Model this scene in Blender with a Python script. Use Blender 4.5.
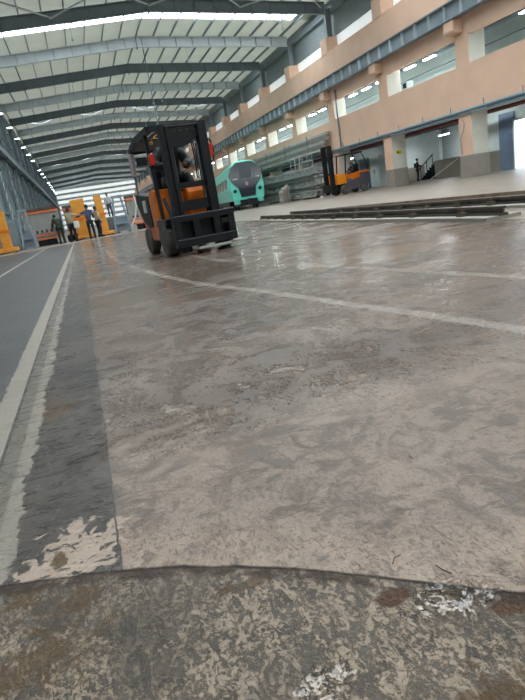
import bpy, bmesh, math, random
from mathutils import Vector, Matrix
random.seed(7)
S = bpy.context.scene
for o in list(bpy.data.objects): bpy.data.objects.remove(o)
COL = S.collection
PI = math.pi

# ------------------------------------------------------------------ camera
F, CX, CY, H = 530.0, 262.5, 350.0, 0.65
VPX, VPY, SL = 80.0, 228.0, 0.165
th = math.atan(SL)
dd = math.sin(th)*(VPX-CX) + math.cos(th)*(VPY-CY)
dn = Vector((math.sin(th), math.cos(th), -dd/F)).normalized()
yd = Vector(((VPX-CX)/F, (VPY-CY)/F, 1)).normalized()
zu = -dn
xd = dn.cross(yd)
if xd.x < 0: xd = -xd
# rows: world axes in camera coordinates (x right, y down, z forward)
right = Vector((xd[0], yd[0], zu[0])); downv = Vector((xd[1], yd[1], zu[1])); fwd = Vector((xd[2], yd[2], zu[2]))
cam = bpy.data.cameras.new('camera'); co = bpy.data.objects.new('camera', cam); COL.objects.link(co)
co.matrix_world = Matrix(((right.x, -downv.x, -fwd.x, 0), (right.y, -downv.y, -fwd.y, 0), (right.z, -downv.z, -fwd.z, H), (0, 0, 0, 1)))
cam.sensor_fit = 'VERTICAL'; cam.sensor_height = 24; cam.lens = 24*F/700.0
cam.clip_start = 0.05; cam.clip_end = 600
S.camera = co

# ------------------------------------------------------------------ world, light, exposure
w = bpy.data.worlds.new('sky'); S.world = w; w.use_nodes = True
bg = w.node_tree.nodes['Background']; bg.inputs[0].default_value = (0.97, 0.98, 1.0, 1); bg.inputs[1].default_value = 5.0
S.view_settings.view_transform = 'Standard'; S.view_settings.look = 'None'
S.view_settings.gamma = 1; S.view_settings.use_curve_mapping = False
S.view_settings.exposure = 0.2
SKYLIGHT = 8.0      # brightness of the roof light strips, daylit and added
TUBE = 60.0

# ------------------------------------------------------------------ materials
def lin(c):
    return tuple(((v/255)/12.92 if v/255 <= 0.04045 else ((v/255+0.055)/1.055)**2.4) for v in c) + (1,)
MATS = {}
def mat(name, rgb, rough=0.6, metal=0.0, var=0.12, scale=3.0, bump=0.0, spec=0.5, dirt=None):
    if name in MATS: return MATS[name]
    m = bpy.data.materials.new(name); m.use_nodes = True; nt = m.node_tree; b = nt.nodes['Principled BSDF']
    c = lin(rgb)
    tc = nt.nodes.new('ShaderNodeTexCoord'); nz = nt.nodes.new('ShaderNodeTexNoise')
    nz.inputs['Scale'].default_value = scale; nz.inputs['Detail'].default_value = 5
    nt.links.new(tc.outputs['Object'], nz.inputs['Vector'])
    rp = nt.nodes.new('ShaderNodeValToRGB')
    rp.color_ramp.elements[0].position = 0.3; rp.color_ramp.elements[1].position = 0.72
    d = dirt and lin(dirt) or tuple(v*(1-var*1.6) for v in c[:3])+(1,)
    rp.color_ramp.elements[0].color = d
    rp.color_ramp.elements[1].color = tuple(min(1, v*(1+var*0.5)) for v in c[:3])+(1,)
    nt.links.new(nz.outputs['Fac'], rp.inputs[0]); nt.links.new(rp.outputs[0], b.inputs['Base Color'])
    b.inputs['Roughness'].default_value = rough; b.inputs['Metallic'].default_value = metal
    b.inputs['Specular IOR Level'].default_value = spec
    if bump:
        bp = nt.nodes.new('ShaderNodeBump'); bp.inputs['Strength'].default_value = bump; bp.inputs['Distance'].default_value = 0.02
        nt.links.new(nz.outputs['Fac'], bp.inputs['Height']); nt.links.new(bp.outputs[0], b.inputs['Normal'])
    MATS[name] = m; return m
def emit(name, rgb, s):
    if name in MATS: return MATS[name]
    m = bpy.data.materials.new(name); m.use_nodes = True; b = m.node_tree.nodes['Principled BSDF']
    b.inputs['Base Color'].default_value = (0.8, 0.8, 0.8, 1)
    b.inputs['Emission Color'].default_value = lin(rgb); b.inputs['Emission Strength'].default_value = s
    MATS[name] = m; return m
def glass(name, rgb, rough=0.08):
    m = mat(name, rgb, rough, 0, 0.05, spec=0.8); return m

PEACH = mat('peach_paint', (228, 190, 164), 0.7, var=0.06, scale=0.8)
CREAM = mat('cream_paint', (226, 222, 208), 0.7, var=0.06, scale=1.2)
DADO = mat('grey_dado_paint', (150, 140, 130), 0.6, var=0.08)
WHITEW = mat('white_wall_paint', (214, 224, 222), 0.7, var=0.05)
TEALW = mat('pale_teal_paint', (206, 218, 214), 0.6, var=0.05)
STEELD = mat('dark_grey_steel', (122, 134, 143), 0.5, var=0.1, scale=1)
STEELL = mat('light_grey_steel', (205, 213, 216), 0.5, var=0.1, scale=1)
STEELM = mat('mid_grey_steel', (138, 150, 156), 0.5, var=0.1, scale=1)
ROOFP = mat('pale_green_roof_sheet', (224, 232, 220), 0.5, var=0.06, scale=0.6)
CLAD = mat('grey_cladding', (150, 160, 162), 0.6, var=0.08)
LWALL = mat('grey_green_cladding', (140, 158, 160), 0.6, var=0.25, scale=0.9)
BLACK = mat('black_paint', (17, 19, 23), 0.5, var=0.2, scale=6)
BLACKG = mat('gloss_black_paint', (24, 27, 32), 0.4, var=0.15, scale=6)
RUBBER = mat('dusty_rubber', (104, 98, 92), 0.85, var=0.3, scale=9)
ORANGE = mat('orange_paint', (240, 122, 24), 0.4, var=0.08, scale=5)
ORANGED = mat('faded_orange_paint', (226, 128, 84), 0.5, var=0.12, scale=5)
YELLOW = mat('amber_yellow_paint', (236, 160, 62), 0.45, var=0.1, scale=3)
FORKM = mat('worn_fork_steel', (205, 205, 200), 0.35, 0.3, var=0.15)
CHROME = mat('bright_steel', (200, 205, 210), 0.25, 0.8, var=0.05)
PIPEB = mat('blue_grey_pipe', (120, 150, 165), 0.45, var=0.1)
MAROON = mat('maroon_pipe_paint', (110, 50, 50), 0.5, var=0.1)
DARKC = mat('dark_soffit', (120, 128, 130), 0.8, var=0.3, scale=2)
RED = mat('red_lens', (214, 60, 36), 0.3, var=0.05)
MINT = mat('mint_green_paint', (112, 222, 200), 0.3, var=0.05)
TGLASS = mat('dark_train_glass', (44, 52, 60), 0.12, var=0.1, spec=0.9)
GRATE = mat('galvanised_grating', (172, 174, 168), 0.6, var=0.25, scale=6)
RUST = mat('rusty_rail', (104, 88, 74), 0.6, 0.2, var=0.3, scale=8)
DARKR = mat('dark_rail_steel', (92, 84, 76), 0.5, 0.2, var=0.25, scale=8)
CONC = mat('concrete_plinth', (165, 158, 148), 0.75, var=0.15, scale=4, bump=0.2)
BLUEG = mat('blue_grey_panel', (120, 140, 165), 0.5, var=0.08)
PAPER = mat('paper', (225, 222, 218), 0.7, var=0.03)
PINK = mat('pinkish_wrap', (205, 188, 190), 0.5, var=0.08)
GREENW = mat('dark_green_cloth', (48, 66, 48), 0.8, var=0.35, scale=8)
SKIN = mat('skin', (150, 104, 80), 0.6, var=0.06)
HAIR = mat('black_hair', (26, 23, 24), 0.6)
KHAKI = mat('khaki_cloth', (190, 178, 142), 0.85, var=0.15, scale=6)
DBLUE = mat('slate_blue_cloth', (76, 82, 112), 0.85, var=0.12, scale=6)
DARKT = mat('dark_cloth', (34, 37, 46), 0.85, var=0.2, scale=6)
WHITEC = mat('white_cloth', (220, 222, 220), 0.85, var=0.08)
TUBEM = emit('lit_tube', (244, 252, 255), TUBE)
LAMPM = emit('lit_lamp', (235, 248, 255), 14)

# ------------------------------------------------------------------ mesh helpers
class MB:
    def __init__(s): s.bm = bmesh.new()
    def box(s, x0, x1, y0, y1, z0, z1, M=None):
        vs = [s.bm.verts.new((x, y, z)) for x in (x0, x1) for y in (y0, y1) for z in (z0, z1)]
        if M is not None:
            for v in vs: v.co = M @ v.co
        for f in ((0,1,3,2),(4,6,7,5),(0,4,5,1),(2,3,7,6),(0,2,6,4),(1,5,7,3)): s.bm.faces.new([vs[i] for i in f])
        return s
    def prism(s, pts, a0, a1, axis='x'):
        """closed outline pts (u,v) extruded a0..a1 along axis; x: (y,z) ; y: (x,z) ; z: (x,y)"""
        def P(u, v, a): return {'x': (a, u, v), 'y': (u, a, v), 'z': (u, v, a)}[axis]
        A = [s.bm.verts.new(P(u, v, a0)) for u, v in pts]; B = [s.bm.verts.new(P(u, v, a1)) for u, v in pts]
        n = len(pts); s.bm.faces.new(A); s.bm.faces.new(B[::-1])
        for i in range(n): s.bm.faces.new([A[i], B[i], B[(i+1) % n], A[(i+1) % n]][::-1])
        return s
    def bar(s, p, q, w_=0.05, h_=None, up=(0, 0, 1)):
        h_ = h_ or w_; p = Vector(p); q = Vector(q); d = (q-p).normalized(); u = Vector(up)
        if abs(d.dot(u)) > 0.98: u = Vector((0, 1, 0))
        sd = d.cross(u).normalized(); u = sd.cross(d)
        vs = [s.bm.verts.new(c + sd*a*w_/2 + u*b*h_/2) for c in (p, q) for a, b in ((-1,-1),(1,-1),(1,1),(-1,1))]
        for f in ((3,2,1,0),(4,5,6,7),(0,1,5,4),(1,2,6,5),(2,3,7,6),(3,0,4,7)): s.bm.faces.new([vs[i] for i in f])
        return s
    def tube(s, pts, r, n=10, cap=True):
        rings = []; pts = [Vector(p) for p in pts]
        for i, p in enumerate(pts):
            d = (pts[min(i+1, len(pts)-1)] - pts[max(i-1, 0)]).normalized()
            u = Vector((0, 0, 1)) if abs(d.z) < 0.95 else Vector((0, 1, 0))
            a = d.cross(u).normalized(); b = a.cross(d)
            rr = r[i] if isinstance(r, (list, tuple)) else r
            rings.append([s.bm.verts.new(p + (a*math.cos(t)+b*math.sin(t))*rr) for t in (2*PI*k/n for k in range(n))])
        for A, B in zip(rings, rings[1:]):
            for k in range(n): s.bm.faces.new([A[k], A[(k+1) % n], B[(k+1) % n], B[k]])
        if cap: s.bm.faces.new(rings[0][::-1]); s.bm.faces.new(rings[-1])
        return s
    def lathe(s, prof, c, axis='x', n=28):
        """prof: list of (a along axis, r)"""
        rings = []
        for a, r in prof:
            ring = []
            for k in range(n):
                t = 2*PI*k/n; u, v = r*math.cos(t), r*math.sin(t)
                p = {'x': (a, u, v), 'y': (u, a, v), 'z': (u, v, a)}[axis]
                ring.append(s.bm.verts.new(Vector(c)+Vector(p)))
            rings.append(ring)
        for A, B in zip(rings, rings[1:]):
            for k in range(n): s.bm.faces.new([A[k], A[(k+1) % n], B[(k+1) % n], B[k]])
        s.bm.faces.new(rings[0][::-1]); s.bm.faces.new(rings[-1]); return s
    def ball(s, c, r, sc=(1, 1, 1), M=None, u=16, v=12):
        mt = Matrix.Translation(c) @ (M or Matrix()) @ Matrix.Diagonal((r*sc[0], r*sc[1], r*sc[2], 1))
        bmesh.ops.create_uvsphere(s.bm, u_segments=u, v_segments=v, radius=1, matrix=mt); return s
    def build(s, name, m, parent=None, bevel=0, smooth=False):
        bmesh.ops.recalc_face_normals(s.bm, faces=s.bm.faces)
        me = bpy.data.meshes.new(name); s.bm.to_mesh(me); s.bm.free()
        o = bpy.data.objects.new(name, me); me.materials.append(m); COL.objects.link(o)
        if parent: o.parent = parent
        if bevel:
            b = o.modifiers.new('bevel', 'BEVEL'); b.width = bevel; b.segments = 2; b.limit_method = 'ANGLE'
        if smooth:
            for p in me.polygons: p.use_smooth = True
        return o
def struct(o, label=None):
    o['kind'] = 'structure'
    if label: o['label'] = label
    return o
def tag(o, label, cat, group=None, kind=None):
    o['label'] = label; o['category'] = cat
    if group: o['group'] = group
    if kind: o['kind'] = kind
    return o
def empty(name, loc, label, cat, rz=0, group=None):
    o = bpy.data.objects.new(name, None); COL.objects.link(o); o.location = loc; o.rotation_euler = (0, 0, rz)
    o.empty_display_size = 0.2
    return tag(o, label, cat, group)
def kids(o): return [c for c in bpy.data.objects if c.parent == o]
def dup(root, loc=None, label=None):
    r = root.copy(); COL.objects.link(r)
    if loc is not None: r.location = loc
    if label: r['label'] = label
    for ch in kids(root):
        c = ch.copy(); COL.objects.link(c); c.parent = r
        for g in kids(ch):
            d = g.copy(); COL.objects.link(d); d.parent = c
    return r
ORD = ['first','second','third','fourth','fifth','sixth','seventh','eighth','ninth','tenth','eleventh','twelfth','thirteenth','fourteenth','fifteenth','sixteenth','seventeenth','eighteenth','nineteenth','twentieth','twenty-first','twenty-second','twenty-third','twenty-fourth','twenty-fifth','twenty-sixth']

XL, XR, XRW, RID = -4.6, 18.8, 19.75, 7.1
Y0, Y1 = -18.0, 178.5
def YC(k): return 23.15 + 7.05*k
def RZ(x, base=12.0): return base + 0.78*(1-abs(x-RID)/(XR-RID))     # underside of the rafters

# ------------------------------------------------------------------ floor
def floor_material():
    m = bpy.data.materials.new('worn_wet_concrete'); m.use_nodes = True; nt = m.node_tree; L = nt.links
    B = nt.nodes['Principled BSDF']
    def val(n, i, v):
        if isinstance(v, (int, float)): n.inputs[i].default_value = v
        else: L.new(v, n.inputs[i])
    def ma(op, a, b=0.0, c=None, clamp=False):
        n = nt.nodes.new('ShaderNodeMath'); n.operation = op; n.use_clamp = clamp
        val(n, 0, a); val(n, 1, b)
        if c is not None: val(n, 2, c)
        return n.outputs[0]
    def step(x, lo, hi):          # smooth 0..1 as x goes lo..hi
        n = nt.nodes.new('ShaderNodeMapRange'); n.interpolation_type = 'SMOOTHSTEP'
        val(n, 0, x); val(n, 1, lo); val(n, 2, hi); n.inputs[3].default_value = 0; n.inputs[4].default_value = 1
        return n.outputs[0]
    geo = nt.nodes.new('ShaderNodeNewGeometry'); sep = nt.nodes.new('ShaderNodeSeparateXYZ'); L.new(geo.outputs['Position'], sep.inputs[0])
    X, Y = sep.outputs[0], sep.outputs[1]
    def noise(scale, det=6, rough=0.6, sx=1, sy=1, off=0.0, dist=0.0, rot=0.0):
        mp = nt.nodes.new('ShaderNodeMapping'); mp.inputs['Scale'].default_value = (sx, sy, 1); mp.inputs['Location'].default_value = (off, off*1.7, 0)
        mp.inputs['Rotation'].default_value = (0, 0, rot)
        L.new(geo.outputs['Position'], mp.inputs[0])
        n = nt.nodes.new('ShaderNodeTexNoise'); n.inputs['Scale'].default_value = scale; n.inputs['Detail'].default_value = det
        n.inputs['Roughness'].default_value = rough; n.inputs['Distortion'].default_value = dist
        L.new(mp.outputs[0], n.inputs['Vector']); return n.outputs['Fac']
    def mixc(f, a, b):
        n = nt.nodes.new('ShaderNodeMix'); n.data_type = 'RGBA'; val(n, 0, f)
        for i, v in ((6, a), (7, b)):
            if isinstance(v, tuple): n.inputs[i].default_value = v
            else: L.new(v, n.inputs[i])
        return n.outputs[2]
    def mixf(f, a, b): return ma('ADD', ma('MULTIPLY', ma('SUBTRACT', 1.0, f), a), ma('MULTIPLY', f, b))
    def curve(x, pts, x0, x1, lo, hi):
        u = ma('DIVIDE', ma('SUBTRACT', x, x0), x1-x0, clamp=True)
        n = nt.nodes.new('ShaderNodeFloatCurve'); L.new(u, n.inputs['Value']); cv = n.mapping.curves[0]
        P = [((a-x0)/(x1-x0), (b-lo)/(hi-lo)) for a, b in sorted(pts)]
        cv.points[0].location = P[0]; cv.points[1].location = P[-1]
        for p in P[1:-1]: cv.points.new(*p)
        n.mapping.update()
        return ma('ADD', ma('MULTIPLY', n.outputs[0], hi-lo), lo)
    def inv(f): return ma('SUBTRACT', 1.0, f)
    mul = lambda a, b: ma('MULTIPLY', a, b)
    n_sp = noise(22, 5, 0.65, off=91, dist=1.0)
    def spot(cx, cy, rx, ry, nz, amt=0.9):
        nz = n_sp; amt = amt*2.4
        a = ma('DIVIDE', ma('SUBTRACT', X, cx), rx); b = ma('DIVIDE', ma('SUBTRACT', Y, cy), ry)
        d = ma('SQRT', ma('ADD', mul(a, a), mul(b, b)))
        d = ma('ADD', d, mul(ma('SUBTRACT', nz, 0.5), amt*2.4))
        return inv(step(d, 0.75, 1.05))
    n_big = noise(0.35, 5); n_mid = noise(2.2, 7, 0.65, dist=0.4); n_fine = noise(14, 9, 0.7, off=3); n_scr = noise(9, 8, 0.7, sx=1, sy=3.2, off=7, dist=1.2, rot=0.5)
    n_mm = noise(110, 6, 0.75, off=2, dist=0.6); n_wear = noise(5, 10, 0.72, off=11, dist=0.8); n_pat = noise(7, 6, 0.65, off=81, dist=1.5); n_grain = noise(95, 7, 0.75, sx=1.0, sy=0.42, off=23, dist=1.0, rot=0.55); n_cl = noise(30, 8, 0.75, off=67, dist=1.2); n_streak = noise(1.1, 6, 0.6, sx=0.35, sy=1.5, off=5, rot=-0.5)
    mid_a, mid_b = lin((130, 117, 108)), lin((102, 92, 85))
    pale, pale2 = lin((186, 168, 154)), lin((166, 152, 142))
    dark, wetd = lin((84, 82, 82)), lin((62, 60, 58))
    rust = lin((98, 74, 42))
    # ---- main slab
    c = mixc(step(ma('ADD', mul(n_mid, 0.6), mul(n_big, 0.4)), 0.38, 0.62), mid_b, mid_a)
    c = mixc(mul(step(n_streak, 0.5, 0.66), 0.35), c, pale2)
    c = mixc(mul(step(n_fine, 0.55, 0.7), 0.18), c, pale2)
    nr = inv(step(Y, 1.4, 4.5))
    c = mixc(mul(mul(step(n_pat, 0.42, 0.60), nr), 0.75), c, lin((112, 98, 88)))
    c = mixc(mul(step(noise(3.1, 5, 0.6, off=13), 0.5, 0.64), mul(nr, 0.5)), c, lin((146, 126, 112)))
    # worn scaly pale film near the camera
    near = inv(step(Y, 1.0, 2.6))
    thr = ma('SUBTRACT', 0.60, mul(near, 0.17))
    scal = ma('ADD', mul(n_wear, 0.62), mul(n_scr, 0.38))
    film = step(scal, thr, ma('ADD', thr, 0.05))
    film = mul(film, inv(step(Y, 2.4, 4.2)))
    film = mul(film, ma('ADD', 0.55, mul(step(n_mm, 0.42, 0.5), 0.45)))
    c = mixc(mul(film, mul(0.55, step(n_pat, 0.66, 0.44))), c, pale)
    c = mixc(mul(mul(step(n_grain, 0.50, 0.57), inv(step(Y, 1.1, 3.0))), mul(step(n_pat, 0.34, 0.56), 0.6)), c, lin((98, 86, 78)))
    c = mixc(mul(mul(step(n_cl, 0.56, 0.62), inv(step(Y, 1.1, 3.0))), 0.4), c, lin((110, 96, 86)))
    solid = mul(inv(step(ma('ADD', Y, mul(X, 0.62)), 0.98, 1.16)), step(n_fine, 0.36, 0.5))
    c = mixc(mul(mul(solid, step(n_grain, 0.60, 0.50)), 0.55), c, lin((190, 168, 150)))
    stains = mul(step(noise(1.3, 5, 0.6, off=21, dist=1.0), 0.55, 0.68), step(Y, 1.2, 2))
    c = mixc(mul(stains, 0.35), c, lin((98, 78, 70)))
    # ---- strip between the joint and the slab edge: dark, damp
    xe = ma('ADD', X, mul(ma('SUBTRACT', n_fine, 0.5), 0.02))
    slab = inv(step(xe, -0.085, -0.072))
    fadeb = inv(mul(step(Y, 4, 12), 0.75))
    cw = mixc(step(n_mid, 0.4, 0.62), lin((66, 60, 56)), lin((86, 79, 74)))
    cw = mixc(mul(step(n_grain, 0.5, 0.6), 0.4), cw, lin((112, 103, 94)))
    cw = mixc(mul(step(n_scr, 0.50, 0.58), 0.7), cw, lin((52, 46, 42)))
    cw = mixc(mul(mul(step(n_cl, 0.60, 0.64), inv(step(Y, 1.5, 5))), 0.6), cw, lin((150, 142, 132)))
    cw = mixc(mul(step(noise(6, 6, 0.6, off=31, sy=0.5), 0.56, 0.68), inv(step(Y, 2.5, 4.5))), cw, lin((88, 68, 44)))
    c = mixc(mul(slab, fadeb), c, cw)
    patch = spot(-0.16, 1.07, 0.085, 0.10, n_fine, 0.9)
    c = mixc(mul(patch, step(n_mm, 0.34, 0.42)), c, pale)
    patch2 = spot(-0.245, 1.03, 0.03, 0.05, n_fine, 0.9)
    c = mixc(patch2, c, pale)
    c = mixc(spot(-0.20, 1.06, 0.016, 0.035, n_fine, 0.5), c, rust)
    c = mixc(mul(inv(step(ma('ABSOLUTE', ma('ADD', xe, 0.0785)), 0.001, 0.003)), inv(step(Y, 1.3, 2.2))), c, wetd)
    # ---- left slab
    left = inv(step(X, -0.40, -0.395))
    cl = mixc(step(n_mid, 0.35, 0.65), lin((80, 80, 82)), lin((94, 93, 94)))
    c = mixc(left, c, cl)
    # ---- the filled joint with ragged pale lips
    r1 = mul(ma('SUBTRACT', n_fine, 0.5), 0.10); r2 = mul(ma('SUBTRACT', noise(9, 7, 0.7, off=41), 0.5), 0.13)
    lip1 = mul(step(ma('ADD', X, mul(r1, 0.6)), -0.487, -0.482), inv(step(X, -0.402, -0.398)))
    lip2 = mul(step(X, -0.345, -0.335), inv(step(ma('ADD', X, r2), -0.302, -0.296)))
    fill = mul(step(X, -0.402, -0.398), inv(step(X, -0.338, -0.334)))
    groove = mul(step(X, -0.404, -0.400), inv(step(X, -0.393, -0.389)))
    c = mixc(fill, c, lin((122, 116, 109))); c = mixc(mul(lip1, 0.92), c, lin((172, 165, 156))); c = mixc(mul(lip2, 0.9), c, lin((160, 153, 144)))
    c = mixc(mul(groove, 0.8), c, lin((80, 78, 74)))
    l2 = mul(step(X, -1.71, -1.70), inv(step(X, -1.62, -1.61)))
    c = mixc(mul(l2, 0.85), c, lin((186, 184, 178)))
    # ---- curved pale tyre-wide marks
    c1 = curve(Y, [(0.8,1.60),(1.6,1.53),(2.03,1.46),(2.63,1.34),(3.72,1.14),(4.76,0.9),(6.68,0.68),(9.34,0.5),(14.7,0.48),(30,0.47)], 0, 30, 0, 2.5)
    c2 = curve(Y, [(1.2,2.5),(2.36,2.26),(2.88,2.17),(3.5,2.07),(4.63,1.84),(5.94,1.58),(7.43,1.48),(8.5,1.44),(30,1.4)], 0, 30, 0, 2.5)
    rg = mul(ma('SUBTRACT', n_fine, 0.5), 0.05)
    b1 = inv(step(ma('ABSOLUTE', ma('SUBTRACT', ma('ADD', X, rg), c1)), 0.034, 0.046))
    b2 = inv(step(ma('ABSOLUTE', ma('SUBTRACT', ma('ADD', X, rg), c2)), 0.032, 0.046))
    b2 = mul(b2, inv(step(Y, 8, 11)))
    b1 = mul(b1, ma('SUBTRACT', 1.0, mul(step(Y, 12, 26), 0.5)))
    wrn = ma('ADD', 0.6, mul(step(n_wear, 0.4, 0.55), 0.4))
    c = mixc(mul(mul(b1, wrn), 0.8), c, lin((188, 180, 172))); c = mixc(mul(mul(b2, wrn), 0.8), c, lin((180, 174, 166)))
    # ---- pale floor: strip past the machines' kerb and beyond the tracks
    ky = ma('ADD', mul(X, 0.55), 27.9)
    farp = mul(step(ma('SUBTRACT', Y, ky), -0.15, 0.15), inv(step(X, 5.1, 5.5)))
    xb = curve(Y, [(0,4.45),(5,4.46),(10,4.72),(15.7,5.25),(31,5.25),(40,5.3)], 0, 40, 0, 8)
    rightp = step(ma('SUBTRACT', X, xb), -0.03, 0.03)
    plat = ma('MAXIMUM', farp, rightp)
    c = mixc(plat, c, mixc(step(n_mid, 0.35, 0.65), lin((146, 139, 130)), lin((166, 159, 150))))
    kerb = mul(step(ma('SUBTRACT', Y, ky), -0.15, 0.1), inv(step(ma('SUBTRACT', Y, ky), 3.6, 4.2)))
    c = mixc(mul(mul(kerb, farp), 0.8), c, lin((180, 174, 166)))
    # ---- lower rough pour at the very front
    sy = curve(X, [(-0.5,1.10),(-0.31,1.035),(-0.08,0.955),(0.17,0.822),(0.515,0.555),(0.8,0.36)], -0.5, 0.8, 0, 1.3)
    dY = ma('SUBTRACT', ma('ADD', Y, mul(ma('SUBTRACT', n_fine, 0.5), 0.02)), sy)
    lower = inv(step(dY, -0.004, 0.004))
    cr = mixc(step(n_pat, 0.38, 0.62), lin((76, 71, 66)), lin((106, 98, 90)))
    fl = step(ma('ADD', mul(n_mm, 0.38), mul(noise(26, 10, 0.8, sx=1.6, sy=0.8, off=51, dist=1.4, rot=0.9), 0.62)), 0.475, 0.525)
    big = step(noise(4.5, 5, 0.6, off=61, dist=0.7), 0.36, 0.56)
    cr = mixc(mul(mul(fl, ma('ADD', 0.2, mul(big, 0.8))), 0.85), cr, lin((178, 162, 144)))
    cr = mixc(mul(mul(step(n_cl, 0.5, 0.6), spot(-0.22, 0.85, 0.15, 0.14, n_fine, 0.4)), 0.8), cr, lin((98, 80, 52)))
    cr = mixc(mul(mul(step(n_cl, 0.48, 0.6), spot(0.36, 0.42, 0.08, 0.04, n_fine, 0.4)), 0.7), cr, lin((100, 76, 50)))
    rs = ma('MAXIMUM', spot(-0.155, 0.915, 0.045, 0.035, n_fine, 0.8), spot(-0.27, 0.98, 0.05, 0.04, n_fine, 0.8))
    rs = ma('MAXIMUM', rs, ma('MAXIMUM', spot(-0.22, 0.80, 0.06, 0.05, n_fine, 1.0), spot(0.13, 0.80, 0.05, 0.018, n_fine, 0.8)))
    pud = ma('MAXIMUM', spot(0.335, 0.645, 0.035, 0.022, n_fine, 0.2), spot(0.49, 0.545, 0.05, 0.022, n_fine, 0.25))
    rs = ma('MAXIMUM', rs, spot(0.36, 0.44, 0.05, 0.03, n_fine, 1.0))
    cr = mixc(mul(rs, ma('ADD', 0.45, mul(step(n_mm, 0.4, 0.6), 0.5))), cr, rust); cr = mixc(pud, cr, lin((88, 58, 32)))
    c = mixc(lower, c, cr)
    crack = inv(step(ma('ABSOLUTE', dY), 0.002, 0.009))
    c = mixc(mul(crack, ma('ADD', 0.35, mul(step(n_wear, 0.42, 0.55), 0.6))), c, lin((56, 46, 38)))
    lipd = mul(inv(step(ma('ABSOLUTE', ma('ADD', dY, mul(n_cl, 0.03))), 0.008, 0.024)), step(noise(7, 5, 0.6, off=71), 0.40, 0.50))
    c = mixc(mul(lipd, 0.9), c, lin((62, 46, 32)))
    tint = nt.nodes.new('ShaderNodeMix'); tint.data_type = 'RGBA'; tint.blend_type = 'MULTIPLY'; tint.inputs[0].default_value = 1.0
    L.new(c, tint.inputs[6]); tint.inputs[7].default_value = (0.76, 0.70, 0.65, 1)
    L.new(tint.outputs[2], B.inputs['Base Color'])
    # ---- gloss
    wet = step(ma('ADD', mul(n_streak, 0.5), mul(n_mid, 0.5)), 0.42, 0.58)
    ro = mixf(wet, 0.34, 0.13)
    flecks = mul(step(ma('ADD', mul(n_wear, 0.6), mul(n_grain, 0.4)), 0.47, 0.56), mul(inv(step(Y, 3.2, 5.0)), step(Y, 1.25, 1.6)))
    ro = mixf(mul(nr, 0.7), ro, 0.42)
    ro = mixf(flecks, ro, 0.13)
    ro = mixf(mul(slab, 0.8), ro, mixf(step(n_scr, 0.5, 0.6), 0.36, 0.12))
    ro = mixf(left, ro, 0.42)
    wetlow = ma('MAXIMUM', pud, spot(0.42, 0.595, 0.10, 0.045, n_fine, 0.45))
    wetlow = ma('MAXIMUM', wetlow, spot(0.17, 0.55, 0.05, 0.03, n_fine, 0.5))
    wetlow = mul(mul(wetlow, inv(pud)), step(ma('ADD', mul(n_cl, 0.6), mul(n_mm, 0.4)), 0.43, 0.50))
    ro = mixf(lower, ro, mixf(wetlow, 0.55, 0.05))
    ro = mixf(plat, ro, 0.38)
    ro = ma('ADD', ro, mul(ma('SUBTRACT', n_mm, 0.5), 0.12), clamp=True)
    L.new(ro, B.inputs['Roughness'])
    hgt = ma('ADD', mul(n_fine, 0.004), mul(n_mm, 0.0008))
    hgt = ma('ADD', hgt, mul(film, 0.0010))
    hgt = ma('ADD', mul(hgt, ma('SUBTRACT', 1.0, mul(step(Y, 2, 7), 0.75))), mul(mul(fl, lower), 0.0012))
    hgt = ma('SUBTRACT', hgt, ma('ADD', mul(lower, 0.008), mul(groove, 0.006)))
    hgt = ma('ADD', hgt, mul(n_mid, 0.0012))
    hgt = ma('ADD', hgt, mul(mul(n_grain, nr), 0.0012))
    hgt = mul(hgt, ma('SUBTRACT', 1.0, mul(ma('MAXIMUM', mul(wetlow, 1.0), mul(ma('MAXIMUM', mul(flecks, 1.0), mul(wet, 0.6)), inv(lower))), 0.95)))
    bp = nt.nodes.new('ShaderNodeBump'); bp.inputs['Strength'].default_value = 0.7; bp.inputs['Distance'].default_value = 1.0
    L.new(hgt, bp.inputs['Height']); L.new(bp.outputs[0], B.inputs['Normal'])
    B.inputs['Specular IOR Level'].default_value = 0.5
    return m
fl = MB().box(XL-0.4, 30, Y0, Y1+0.5, -0.25, 0).build('floor', floor_material()); struct(fl)

# ------------------------------------------------------------------ roof
def roofz(x): return RZ(x, 12.0) + 0.95
SKYY = [(YC(k)+0.75, 4.6 if k < 0 else 3.1) if k <= 2 else (YC(k)+0.1+0.02*YC(k), 1.3) for k in range(-4, 23, 2)]      # daylight strips at every other frame; narrow far ones added to light the far hall
r = MB()
segs = []; y = Y0
for s0, SKW in SKYY:
    segs.append((y, s0+0.15)); y = s0+0.15+SKW
segs.append((y, Y1))
for a, b in segs:
    for xa, xb in ((XL-0.3, RID), (RID, XRW+0.2)):
        r.bm.faces.new([r.bm.verts.new(p) for p in ((xa, a, roofz(xa)), (xb, a, roofz(xb)), (xb, b, roofz(xb)), (xa, b, roofz(xa)))])
ROOFT = mat('thin_translucent_roof_sheet', (222, 230, 216), 0.5, var=0.06, scale=0.6)
_nt = ROOFT.node_tree; _tr = _nt.nodes.new('ShaderNodeBsdfTranslucent'); _tr.inputs[0].default_value = (0.66, 0.69, 0.61, 1)
_mx = _nt.nodes.new('ShaderNodeMixShader'); _mx.inputs[0].default_value = 0.06
_nt.links.new(_nt.nodes['Principled BSDF'].outputs[0], _mx.inputs[1]); _nt.links.new(_tr.outputs[0], _mx.inputs[2]); _nt.links.new(_mx.outputs[0], _nt.nodes['Material Output'].inputs[0])
ceil = struct(r.build('ceiling', ROOFT))
SKY = emit('daylight_and_added_roof_strip', (232, 244, 250), SKYLIGHT)
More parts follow.
